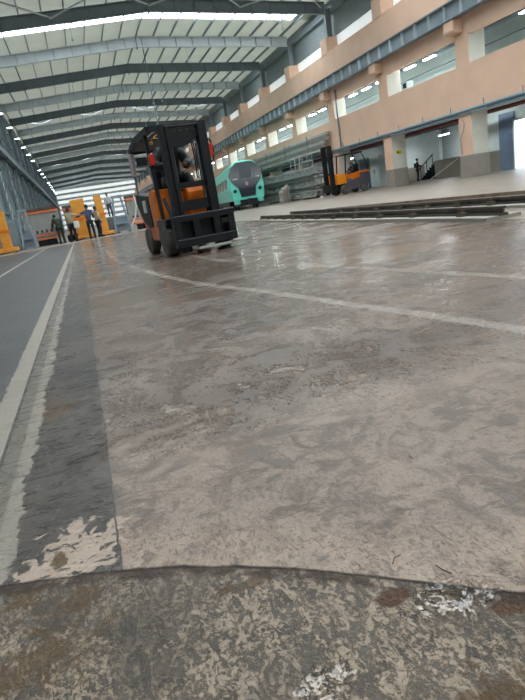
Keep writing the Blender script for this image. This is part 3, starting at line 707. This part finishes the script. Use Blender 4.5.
# small orange and grey forklift by the wall, side on, mast towards the left
f2 = empty('forklift', (17.15, 33.9, 0), 'small orange and grey forklift parked side on near the pillars at right', 'forklift', math.radians(-80)); f2.scale = (1.06, 1.06, 1.04)
GREYB = mat('grey_machine_paint', (96, 92, 98), 0.45, var=0.1)
for s in (-1, 1): wheel(s*0.5, 0.0, 0.30, 0.22, f2, GREYB); wheel(s*0.48, 1.55, 0.26, 0.2, f2, GREYB)
MB().prism([(0.2, 0.22), (1.1, 0.22), (1.3, 0.42), (1.8, 0.42), (2.0, 0.5), (2.1, 0.95), (2.0, 1.2), (0.9, 1.05), (0.2, 0.85)], -0.52, 0.52, 'x').build('body', GREYB, f2, bevel=0.03)
MB().prism([(0.55, 0.82), (1.25, 0.95), (1.25, 1.28), (0.55, 1.22)], -0.54, 0.54, 'x').build('orange_panel', ORANGE, f2, bevel=0.02)
MB().prism([(1.25, 1.18), (2.15, 1.24), (2.15, 1.34), (1.25, 1.30)], -0.5, 0.5, 'x').build('orange_trim', ORANGE, f2)
MB().prism([(-0.55, 0.65), (0.2, 0.68), (0.2, 1.25), (-0.5, 1.32)], -0.5, 0.5, 'x').build('front_cowl', mat('bright_orange_paint', (250, 150, 30), 0.4, var=0.04), f2, bevel=0.03)
MB().prism([(-0.3, 0.3), (0.25, 0.3), (0.25, 0.68), (-0.3, 0.66)], -0.36, 0.36, 'x').build('front_frame', BLACK, f2)
for s in (-1, 1):
    MB().box(min(s*0.26, s*0.38), max(s*0.26, s*0.38), -0.92, -0.62, 0.1, 3.05).build('mast_rail', BLACK, f2)
    MB().bar((s*0.47, 0.15, 1.0), (s*0.45, 0.3, 2.4), 0.06).build('guard_post', BLACK, f2)
    MB().tube([(s*0.47, 2.0, 1.3), (s*0.46, 1.8, 2.0), (s*0.45, 1.55, 2.45)], 0.035, 6).build('guard_post', BLACK, f2)
for z in (0.5, 1.3, 2.2, 2.95): MB().box(-0.38, 0.38, -0.86, -0.68, z, z+0.12).build('mast_tie', BLACK, f2)
MB().box(-0.5, 0.5, -1.0, -0.93, 0.25, 0.75).build('carriage_plate', BLACK, f2)
m = MB()
for s in (-1, 1): m.bar((s*0.46, 0.2, 2.43), (s*0.46, 1.65, 2.47), 0.07)
for i in range(7): m.bar((-0.46, 0.2+i*0.24, 2.44), (0.46, 0.2+i*0.24, 2.44), 0.04)
m.build('guard_roof', BLACK, f2)
MB().box(-0.25, 0.25, 0.85, 1.35, 1.2, 1.34).box(-0.25, 0.25, 1.3, 1.42, 1.3, 1.8).build('seat', BLACK, f2, bevel=0.03)

# ------------------------------------------------------------------ people
def skin_mesh(name, pts, edges, rad, m, parent=None, root=0, sub=2, extra=None):
    me = bpy.data.meshes.new(name); me.from_pydata([tuple(p) for p in pts], edges, []); me.update()
    o = bpy.data.objects.new(name, me); COL.objects.link(o); me.materials.append(m)
    if parent: o.parent = parent
    mod = o.modifiers.new('skin', 'SKIN'); mod.use_smooth_shade = True
    layer = me.skin_vertices[0] if me.skin_vertices else None
    if layer is None:
        bm = bmesh.new(); bm.from_mesh(me); bm.verts.layers.skin.verify(); bm.to_mesh(me); bm.free(); layer = me.skin_vertices[0]
    for i, v in enumerate(layer.data):
        r_ = rad[i]; v.radius = (r_, r_) if isinstance(r_, (int, float)) else r_; v.use_root = (i == root)
    ss = o.modifiers.new('sub', 'SUBSURF'); ss.levels = sub; ss.render_levels = sub
    return o
def person(loc, rz, label, J, shirt, trousers, capm=None, h=1.7, boots=BLACK, pack=None, cap=False, longs=True, grow=0.024):
    """J: joints dict in metres facing -Y, +X is the person's left"""
    e = empty('person', loc, label, 'person', rz); thin = 0.72
    k = h/1.72
    D = dict(pel=(0,0,.93), wst=(0,0,1.08), chs=(0,0,1.30), nk=(0,0,1.47), hd0=(0,-.005,1.54), hd1=(0,-.01,1.63),
             shL=(.17,0,1.41), elL=(.24,.03,1.14), wrL=(.25,-.08,.90), haL=(.25,-.11,.81), shR=(-.17,0,1.41), elR=(-.24,.03,1.14), wrR=(-.25,-.08,.90), haR=(-.25,-.11,.81),
             hpL=(.09,0,.88), knL=(.11,-.02,.48), anL=(.12,.03,.09), toL=(.13,-.13,.04), hpR=(-.09,0,.88), knR=(-.11,-.02,.48), anR=(-.12,.03,.09), toR=(-.13,-.13,.04))
    D.update(J); D = {a: Vector(b)*k for a, b in D.items()}
    R_ = dict(pel=(.13,.10), wst=(.125,.095), chs=(.16,.11), nk=.055, hd0=.075, hd1=.075, shL=.065, elL=.045, wrL=.03, haL=.04, shR=.065, elR=.045, wrR=.03, haR=.04,
              hpL=.09, knL=.06, anL=.042, toL=.035, hpR=.09, knR=.06, anR=.042, toR=.035)
    names = list(R_); E = [('pel','wst'),('wst','chs'),('chs','nk'),('nk','hd0'),('hd0','hd1'),('chs','shL'),('shL','elL'),('elL','wrL'),('wrL','haL'),('chs','shR'),('shR','elR'),('elR','wrR'),('wrR','haR'),
         ('pel','hpL'),('hpL','knL'),('knL','anL'),('anL','toL'),('pel','hpR'),('hpR','knR'),('knR','anR'),('anR','toR')]
    def mk(nm, use, ex, grow, m):
        ns = [n for n in names if n in use]
        ed = [(ns.index(a), ns.index(b)) for a, b in ex]
        rad = [tuple(v*k+grow for v in R_[n]) if isinstance(R_[n], tuple) else R_[n]*k+grow for n in ns]
        return skin_mesh(nm, [D[n] for n in ns], ed, rad, m, e)
    R0 = dict(R_)
    for n in list(R_):
        if n not in ('nk', 'hd0', 'hd1', 'haL', 'haR', 'wrL', 'wrR') and not (n[:2] == 'el' and not longs): R_[n] = tuple(v*thin for v in R_[n]) if isinstance(R_[n], tuple) else R_[n]*thin
    body = mk('body', names, E, 0, SKIN); R_.update(R0)
    S_ = ['pel','wst','chs','nk','shL','elL','shR','elR'] + (['wrL','wrR'] if longs else []); s_o = mk('shirt', S_, [x for x in E if x[0] in S_ and x[1] in S_ ], grow, shirt)
    # lower sleeve
    T_ = ['pel','hpL','knL','anL','hpR','knR','anR']; mk('trousers', T_, [x for x in E if x[0] in T_ and x[1] in T_], 0.018, trousers)
    hc = D['hd1'] + Vector((0, 0, 0.02)); n_ = (D['hd1']-D['hd0']).normalized()
    hm = MB().ball(hc+Vector((0, -0.015, -0.01)), 0.095*k, (0.86, 1.0, 1.18))
    hm.ball(hc+Vector((0, -0.11*k, -0.02)), 0.02*k, (0.8, 1, 1.3), u=8, v=6)
    for s in (-1, 1): hm.ball(hc+Vector((s*0.083*k, 0, -0.02)), 0.025*k, (0.4, 0.8, 1.2), u=8, v=6)
    hm.build('head', SKIN, e, smooth=True)
    hr = MB().ball(hc+Vector((0, 0.018, 0.03)), 0.104*k, (0.9, 0.98, 0.98)); 
    if cap: hr.prism([(-0.07, -0.2), (0.07, -0.2), (0.085, -0.06), (-0.085, -0.06)], hc.z+0.035, hc.z+0.05, 'z')
    hr.build('cap' if cap else 'hair', capm or HAIR, e, smooth=True)
    for s in 'LR':
        h0, h1 = D['wr'+s], D['ha'+s]; d = (h1-h0).normalized(); sd = d.cross(Vector((0, 1, 0.2))).normalized(); m = MB()
        for i, ln in enumerate((0.06, 0.075, 0.07, 0.055)):
            b_ = h1 + sd*(i-1.5)*0.018; m.tube([b_, b_+d*ln*0.6, b_+d*ln+Vector((0, -0.015, 0))], [0.009, 0.008, 0.006], 6)
        m.tube([h0+d*0.03+sd*0.03, h0+d*0.08+sd*0.055], [0.011, 0.008], 6); m.build('fingers', SKIN, e)
        a, t = D['an'+s], D['to'+s]
        MB().prism([(t.y-0.03, a.z-0.09*k if False else t.z-0.04*k), (a.y+0.07, t.z-0.04*k), (a.y+0.06, a.z+0.04), (a.y-0.05, a.z+0.04), (t.y-0.03, t.z+0.03)], a.x-0.05, a.x+0.05, 'x').build('shoe', boots, e, bevel=0.015)
    if pack:
        MB().box(-0.15, 0.15, 0.10, 0.24, 1.05*k, 1.42*k).build('backpack', pack, e, bevel=0.04)
    return e
# seated driver in the large forklift (local joints, scaled to full)
seated = dict(pel=(0,.0,.93), hpL=(.1,-.02,.92), knL=(.16,-.45,.96), anL=(.15,-.52,.56), toL=(.15,-.66,.52), hpR=(-.1,-.02,.92), knR=(-.16,-.45,.96), anR=(-.15,-.52,.56), toR=(-.15,-.66,.52),
              chs=(0,-.06,1.28), wst=(0,-.01,1.08), nk=(0,-.09,1.45), hd0=(0,-.12,1.52), hd1=(0,-.14,1.61), shL=(.18,-.06,1.39), shR=(-.18,-.06,1.39),
              elL=(.27,-.20,1.16), wrL=(.14,-.42,1.14), haL=(.10,-.49,1.15), elR=(-.27,-.20,1.16), wrR=(-.14,-.42,1.14), haR=(-.10,-.49,1.15))
def offs(J, dz, dy=0): return {a: (b[0], b[1]+dy, b[2]+dz) for a, b in J.items()}
a5 = math.radians(5)
def at_f1(x, y): return (1.72+.92*(x*math.cos(a5)-y*math.sin(a5)), 8.55+.92*(x*math.sin(a5)+y*math.cos(a5)))
lx, ly = at_f1(-0.04, 0.76)
person((lx, ly, 0.20), a5, 'person in black clothes driving the large forklift, seen between its mast rails', seated, BLACK, BLACK, h=1.74, grow=0.045)
a8 = math.radians(-80)
lx, ly = 17.15+(-1.18)*math.sin(a8)*1.0, 33.9+1.18*math.cos(a8)
person((lx, ly, 0.38), a8, 'person in dark clothes sitting in the small orange forklift by the wall', seated, DARKT, DARKT, h=1.62)
# man by the stairs, holding a rail
person((25.3, 36.8, 0), math.radians(60), 'person in black with a backpack standing by the stairs beyond the pillars', dict(elL=(.25,-.12,1.18), wrL=(.16,-.34,1.16), haL=(.13,-.40,1.18), elR=(-.24,-.10,1.16), wrR=(-.15,-.32,1.12), haR=(-.12,-.38,1.12)), BLACK, BLACK, h=1.62, pack=BLACK)
# group at the machines
person((-0.40, 30.6, 0), math.radians(150), 'person in khaki shirt and dark cap stretching an arm to the right, back to camera', dict(elL=(.25,-.12,1.16), wrL=(.30,-.25,.98), haL=(.31,-.31,.93), elR=(-.40,-.08,1.30), wrR=(-.62,-.22,1.28), haR=(-.70,-.26,1.28), knL=(.14,-.06,.48), anL=(.18,.08,.09), toL=(.19,-.08,.04)), KHAKI, DARKT, capm=mat('dark_plum_cap', (60, 48, 66), 0.8), h=1.72, cap=True, longs=False)
person((0.56, 30.9, 0), math.radians(175), 'person in slate blue shirt with black hair, arm out to the left', dict(elL=(.40,-.05,1.28), wrL=(.60,-.16,1.20), haL=(.68,-.2,1.2), elR=(-.25,-.12,1.16), wrR=(-.22,-.3,1.05), haR=(-.2,-.36,1.06)), DBLUE, DARKT, h=1.75)
person((1.0, 31.5, 0), math.radians(120), 'person in dark trousers half hidden behind the one in blue', dict(elL=(.25,-.12,1.16), wrL=(.2,-.34,1.1), haL=(.18,-.4,1.1)), KHAKI, DARKT, h=1.62)
person((-1.05, 31.6, 0), math.radians(200), 'person in dark green clothes bending behind the one in khaki', dict(chs=(0,-.20,1.20), wst=(0,-.08,1.06), nk=(0,-.32,1.32), hd0=(0,-.37,1.37), hd1=(0,-.42,1.44), shL=(.17,-.24,1.28), shR=(-.17,-.24,1.28), elL=(.24,-.36,1.02), wrL=(.2,-.5,.84), haL=(.18,-.55,.78), elR=(-.24,-.36,1.02), wrR=(-.2,-.5,.84), haR=(-.18,-.55,.78)), GREENW, GREENW, h=1.7)
person((1.9, 33.55, 1.02), math.radians(0), 'person in pale clothes working on top beside the amber jack', dict(), mat('pale_work_cloth', (190, 196, 196), 0.8), DBLUE, h=1.3)
wh = MB().box(-0.14, 0.14, -0.06, 0.06, 0.62, 0.98).build('hanging_bag', WHITEC, None, bevel=0.05); wh.location = (-0.13, 30.42, 0.05); tag(wh, 'white bag held at the khaki-shirted person\'s side', 'bag')

# ------------------------------------------------------------------ machines on the left: lifting jacks and striped bodies
def body(x0, x1, y, z0, z1, lb, rz=0.0):
    e = empty('wagon_side', (x0, y, 0), lb, 'rail wagon', rz); L_ = x1-x0
    MB().box(0, L_, 0, 0.9, z0+0.35, z1-0.28).build('panel', mat('grey_panel', (158, 158, 152), 0.6, var=0.12), e)
    MB().box(-0.02, L_+0.02, -0.06, 0.95, z1-0.28, z1-0.16).build('upper_rail', ORANGED, e); MB().box(-0.02, L_+0.02, -0.04, 0.93, z1-0.12, z1).build('top_rail', RUST, e)
    MB().box(-0.02, L_+0.02, -0.06, 0.95, z0+0.20, z0+0.32).build('lower_rail', ORANGED, e); MB().box(-0.02, L_+0.02, -0.06, 0.95, z0-0.02, z0+0.09).build('bottom_rail', ORANGED, e)
    m = MB(); x = 0.2
    while x < L_: m.box(x, x+0.08, -0.03, 0.0, z0+0.35, z0+0.52); x += 0.25
    m.build('studs', BLACK, e)
    m = MB()
    for x in (0.4, L_-0.9): m.box(x, x+0.5, 0.1, 0.8, 0.0, z0)
    m.build('support', BLACK, e)
    return e
body(-2.75, -0.95, 32.5, 0.35, 2.05, 'grey wagon side with two pairs of orange rails, left of the people')
body(2.95, 4.6, 34.0, 0.35, 2.05, 'grey wagon side with two pairs of orange rails, behind the large forklift')
body(4.6, 7.0, 36.6, 0.35, 2.05, 'grey wagon side with orange rails, mostly hidden by the large forklift')
body(-0.7, 0.1, 33.6, 0.35, 2.0, 'short grey wagon side with orange rails directly behind the people')
body(-4.45, -3.35, 33.2, 0.25, 1.3, 'low yellowish machine base at the left edge')
def jack(x, y, h, lean, rz, lb, wd=0.5):
    e = empty('lifting_jack', (x, y, 0), lb, 'lifting jack', rz)
    M = Matrix.Rotation(lean, 4, 'Y')
    MB().box(-wd/2, wd/2, -0.2, 0.2, 0.25, h, M).build('column', YELLOW, e, bevel=0.02)
    MB().box(-wd/2-0.06, wd/2+0.06, -0.24, 0.1, h*0.50, h*0.56, M).build('carriage', ORANGE, e)
    MB().box(-0.45, 0.45, -0.5, 0.5, 0.06, 0.25).build('base', YELLOW, e, bevel=0.03)
    for sx in (-1, 1):
        for sy in (-1, 1): MB().lathe([(-0.03, 0.06), (0.03, 0.06)], (sx*0.35, sy*0.4, 0.065), 'x', 10).build('castor', BLACK, e)
    return e
jack(0.22, 32.4, 2.2, math.radians(-2), 0, 'wide amber lifting jack rising between the khaki and blue-shirted people', 0.75)
jack(1.35, 32.4, 2.25, math.radians(-2), 0, 'narrow amber lifting jack right of the blue-shirted person', 0.4)
jack(-3.55, 29.4, 2.05, 0.0, 0, 'short amber lifting jack at the left edge', 0.42)
jack(-3.95, 31.9, 2.05, 0.0, 0.1, 'amber lifting jack second from the left edge', 0.3)
def trestle(x, y, h, lb, mt, wd=0.8):
    e = empty('steel_trestle', (x, y, 0), lb, 'trestle')
    for sx in (-1, 1):
        for sy in (-1, 1): MB().bar((sx*wd/2, sy*0.35, 0), (sx*wd*0.22, sy*0.12, h), 0.09).build('leg', mt, e)
    MB().box(-wd*0.45, wd*0.45, -0.3, 0.3, 0.5, 0.6).build('cross_tie', mt, e); MB().box(-wd*0.38, wd*0.38, -0.25, 0.25, 1.1, 1.18).build('cross_tie', mt, e)
    MB().box(-wd*0.3, wd*0.3, -0.2, 0.2, h-0.05, h+0.1).build('head_plate', mt, e)
    MB().box(-wd*0.5, wd*0.5, -0.04, 0.3, 0.1, 0.9).build('side_sheet', mt, e)
    return e
TR = mat('blue_grey_machine', (140, 156, 168), 0.5, var=0.15)
trestle(-2.65, 31.0, 1.95, 'blue-grey steel trestle left of the striped wagon side', TR, 0.7)
trestle(2.35, 32.6, 2.0, 'tall blue-grey steel trestle behind the people, right of the amber jacks', TR, 0.95)
cab = empty('control_cabinet', (-3.25, 30.9, 0), 'grey steel cabinet between the jacks at the left edge', 'cabinet')
MB().box(-0.3, 0.2, 0, 0.5, 0.0, 1.6).build('body', TR, cab, bevel=0.02); MB().box(-0.25, 0.15, -0.02, 0, 0.3, 1.45).build('door', STEELM, cab)
cab2 = empty('control_cabinet', (1.6, 33.3, 0), 'pale blue-grey cabinet beside the tall trestle', 'cabinet')
MB().box(-0.3, 0.6, 0, 0.6, 0.0, 1.0).build('body', STEELM, cab2, bevel=0.02); MB().box(-0.2, 0.5, -0.02, 0, 0.2, 0.9).build('door', STEELD, cab2)
hs = MB().tube([(3.4, 33.3, 2.0), (3.42, 33.2, 1.4), (3.25, 33.2, 0.8), (2.9, 33.1, 0.3), (2.6, 33.0, 0.03)], 0.035, 6).build('hose', PAPER); tag(hs, 'pale hose hanging down the striped wagon side behind the forklift', 'hose')
oc = MB().box(7.3, 8.4, 46, 46.6, 6.2, 6.9).build('hoist_block', mat('hoist_orange', (250, 160, 40), 0.5, var=0.03)); 

# ------------------------------------------------------------------ train
tr = empty('train', (12.85, 41.0, 0), 'mint green light rail train facing the camera, parked by the stacked gratings', 'train', math.radians(-10))
out = [(-1.3, 0.75), (-1.42, 1.6), (-1.36, 2.4), (-1.05, 3.3), (-0.7, 3.62), (0, 3.7), (0.7, 3.62), (1.05, 3.3), (1.36, 2.4), (1.42, 1.6), (1.3, 0.75)]
m = MB(); bm = m.bm; rings = []
for yy, sc, dz in ((-0.0, 0.90, 0.0), (0.25, 0.97, 0.0), (0.7, 1.0, 0), (24, 1.0, 0)):
    rings.append([bm.verts.new((a*sc, yy + (0.45*(1-sc)*10*max(0, (b-1.2)/2.6)*0.6 if yy < 0.6 else 0), 0.75+(b-0.75)*(sc*0.5+0.5))) for a, b in out])
for A, B_ in zip(rings, rings[1:]):
    for i in range(len(A)): bm.faces.new([A[i], A[(i+1) % len(A)], B_[(i+1) % len(A)], B_[i]])
bm.faces.new(rings[0][::-1]); bm.faces.new(rings[-1])
m.build('body_shell', MINT, tr)
ws = [(-1.28, 2.62), (-1.04, 3.20), (-0.6, 3.52), (0.6, 3.52), (1.04, 3.20), (1.28, 2.62), (1.2, 2.2), (0.68, 1.6), (0.56, 0.95), (-0.56, 0.95), (-0.68, 1.6), (-1.2, 2.2)]
m = MB(); bm = m.bm
A = [bm.verts.new((a, -0.06+0.26*max(0, (b-1.2)/2.6), b)) for a, b in ws]; B_ = [bm.verts.new((a*1.02, 0.3+0.26*max(0, (b-1.2)/2.6), b)) for a, b in ws]
bm.faces.new(A); bm.faces.new(B_[::-1])
for i in range(len(A)): bm.faces.new([A[i], B_[i], B_[(i+1) % 12], A[(i+1) % 12]])
m.build('windshield', TGLASS, tr)
MB().box(-0.45, 0.45, 0.02, 0.06, 2.3, 3.0).build('windshield_panel', mat('train_interior_panel', (92, 100, 104), 0.3), tr)
MB().lathe([(-0.10, 0.02), (-0.09, 0.15), (-0.04, 0.15)], (0, 0.02, 1.9), 'y', 6).build('emblem', mat('pale_red_emblem', (190, 150, 155), 0.5), tr)
for s in (-1, 1):
    MB().box(min(s*0.7, s*1.05), max(s*0.7, s*1.05), -0.10, -0.02, 2.28, 2.36).build('marker_lamp', PAPER, tr)
    MB().lathe([(-0.12, 0.0), (-0.10, 0.12), (0.05, 0.14)], (s*0.98, -0.0, 1.45), 'y', 12).build('headlight', BLACK, tr)
    MB().box(min(s*0.7, s*1.15), max(s*0.7, s*1.15), 0.05, 0.6, 0.45, 0.78).build('skirt', MINT, tr, bevel=0.05)
    for y in (1.6, 3.4, 18, 20): MB().lathe([(-0.07, 0.38), (0.07, 0.38)], (s*0.75, y, 0.38), 'x', 20).build('wheel', BLACK, tr)
MB().box(-0.8, 0.8, 0.3, 4.2, 0.3, 0.75).box(-1.1, 1.1, 5, 16, 0.35, 0.78).build('underframe', BLACK, tr)
MB().tube([(0, 0.4, 0.62), (0, -0.35, 0.62)], 0.1, 8).box(-0.16, 0.16, -0.5, -0.3, 0.46, 0.78).build('coupler', BLACK, tr)
for s in (-1, 1):
    for i in range(7): MB().box(min(s*1.36, s*1.41), max(s*1.36, s*1.41), 1.6+i*3.1, 3.8+i*3.1, 1.7, 2.5).build('side_window', TGLASS, tr)

# ------------------------------------------------------------------ stacked gratings / truss sections beside the wall
def truss_section(L_, h_, w_):
    m = MB()
    for z in (0.04, h_-0.04):
        for x in (0.04, w_-0.04): m.box(x-0.04, x+0.04, 0, L_, z-0.04, z+0.04)
    n_ = int(L_/0.9)
    for i in range(n_+1):
        y = i*L_/n_
        for x in (0.04, w_-0.04): m.box(x-0.03, x+0.03, max(0, y-0.03), min(L_, y+0.03), 0, h_)
        if i < n_:
            y2 = (i+1)*L_/n_; a, b = (0.06, h_-0.06) if i % 2 else (h_-0.06, 0.06)
            m.bar((0.04, y, a), (0.04, y2, b), 0.05)
        m.box(0, w_, max(0, y-0.03), min(L_, y+0.03), h_-0.06, h_)
    m.box(0.08, 0.12, 0, L_, 0.06, h_-0.06)
    return m
zz = 0.12
tp = [truss_section(12.5, 0.48, 1.0), truss_section(12.5, 0.30, 1.0)]
a = tp[0].build('steel_grating', GRATE); b = tp[1].build('steel_grating', mat('dark_grating', (112, 116, 112), 0.6, var=0.3, scale=6))
pos = ['lowest', 'second lowest', 'middle', 'second from top', 'topmost']
hh = [0.48, 0.30, 0.48, 0.30, 0.48]
for i in range(5):
    src = (a, b)[i % 2]; o = src if i < 2 else src.copy()
    if i >= 2: COL.objects.link(o)
    o.location = (16.75+0.07*(i % 3), 37.2+0.15*(i % 2), zz); o.rotation_euler = (0, 0, math.radians(2)); tag(o, 'long grey steel grating section, %s in the stack left of the small forklift' % pos[i], 'steel section', 'stacked grating sections'); zz += hh[i]+0.015
for i, y in enumerate((39.0, 43, 47)):
    d = MB().box(16.6, 17.9, y, y+0.15, 0, 0.12).build('timber_bearer', mat('timber', (120, 100, 80), 0.8, var=0.2)); tag(d, 'timber bearer under the grating stack, %s from the camera' % ORD[i], 'timber', 'bearers under the gratings')
# light scaffold frames on top
for i, y in enumerate((38.0, 40.4)):
    m = MB(); 
    for (p, q) in (((0,0,0),(0,0,1.0)), ((0,1.9,0),(0,1.9,1.0)), ((0,0,1.0),(0,1.9,1.0)), ((0,0,0.5),(0,1.9,0.5)), ((0,0,0.03),(0,1.9,0.03)), ((0,0.95,0),(0,0.95,1.0))): m.tube([p, q], 0.03, 6)
    o = m.build('rail_frame', STEELL); o.location = (17.2, y, zz); tag(o, 'light tubular frame standing on the grating stack, %s one' % ('right', 'left')[i], 'frame', 'tubular frames on the stack')
# wrapped bundle at the left end of the stack
for i in range(3):
    m = MB(); hgt = (1.35, 1.2, 0.95)[i]
    m.lathe([(0, 0.22), (0.2, 0.27), (0.5*hgt, 0.21), (hgt*0.85, 0.26), (hgt, 0.10)], (0, 0, 0), 'z', 9)
    o = m.build('wrapped_bundle', mat('dirty_sheet', (168, 160, 150), 0.85, var=0.35, scale=7)); o.location = (16.15-0.42*i, 41.2-0.45*i, 0)
    tag(o, 'dirty wrapped bundle standing at the left end of the grating stack, %s' % ('tallest, touching the stack', 'the middle one', 'the shortest')[i], 'bundle', 'bundles beside the stack')

# hoist hangs from a small rail beam far behind the forklift
tag(oc, 'orange hoist block hanging far behind the large forklift', 'hoist')
hb = MB().bar((7.85, 46.3, 6.9), (7.85, 46.3, roofz(7.85)-0.02), 0.06).build('cable', STEELD, oc)

# small litter on the near floor
for i, (x, y, l, a_) in enumerate(((0.390, 0.716, 0.014, 0.5), (0.444, 0.655, 0.016, 1.9), (0.619, 1.010, 0.012, 1.4))):
    o = MB().tube([(-l, 0, 0.002), (0, 0.004, 0.004), (l, 0, 0.002)], 0.0009, 6).build('twig', mat('twig_brown', (62, 46, 36), 0.8)); o.location = (x, y, 0.0005); o.rotation_euler = (0, 0, a_)
    tag(o, 'tiny dark twig on the near floor, %s from the bottom edge' % ORD[i], 'twig', 'twigs on the near floor')
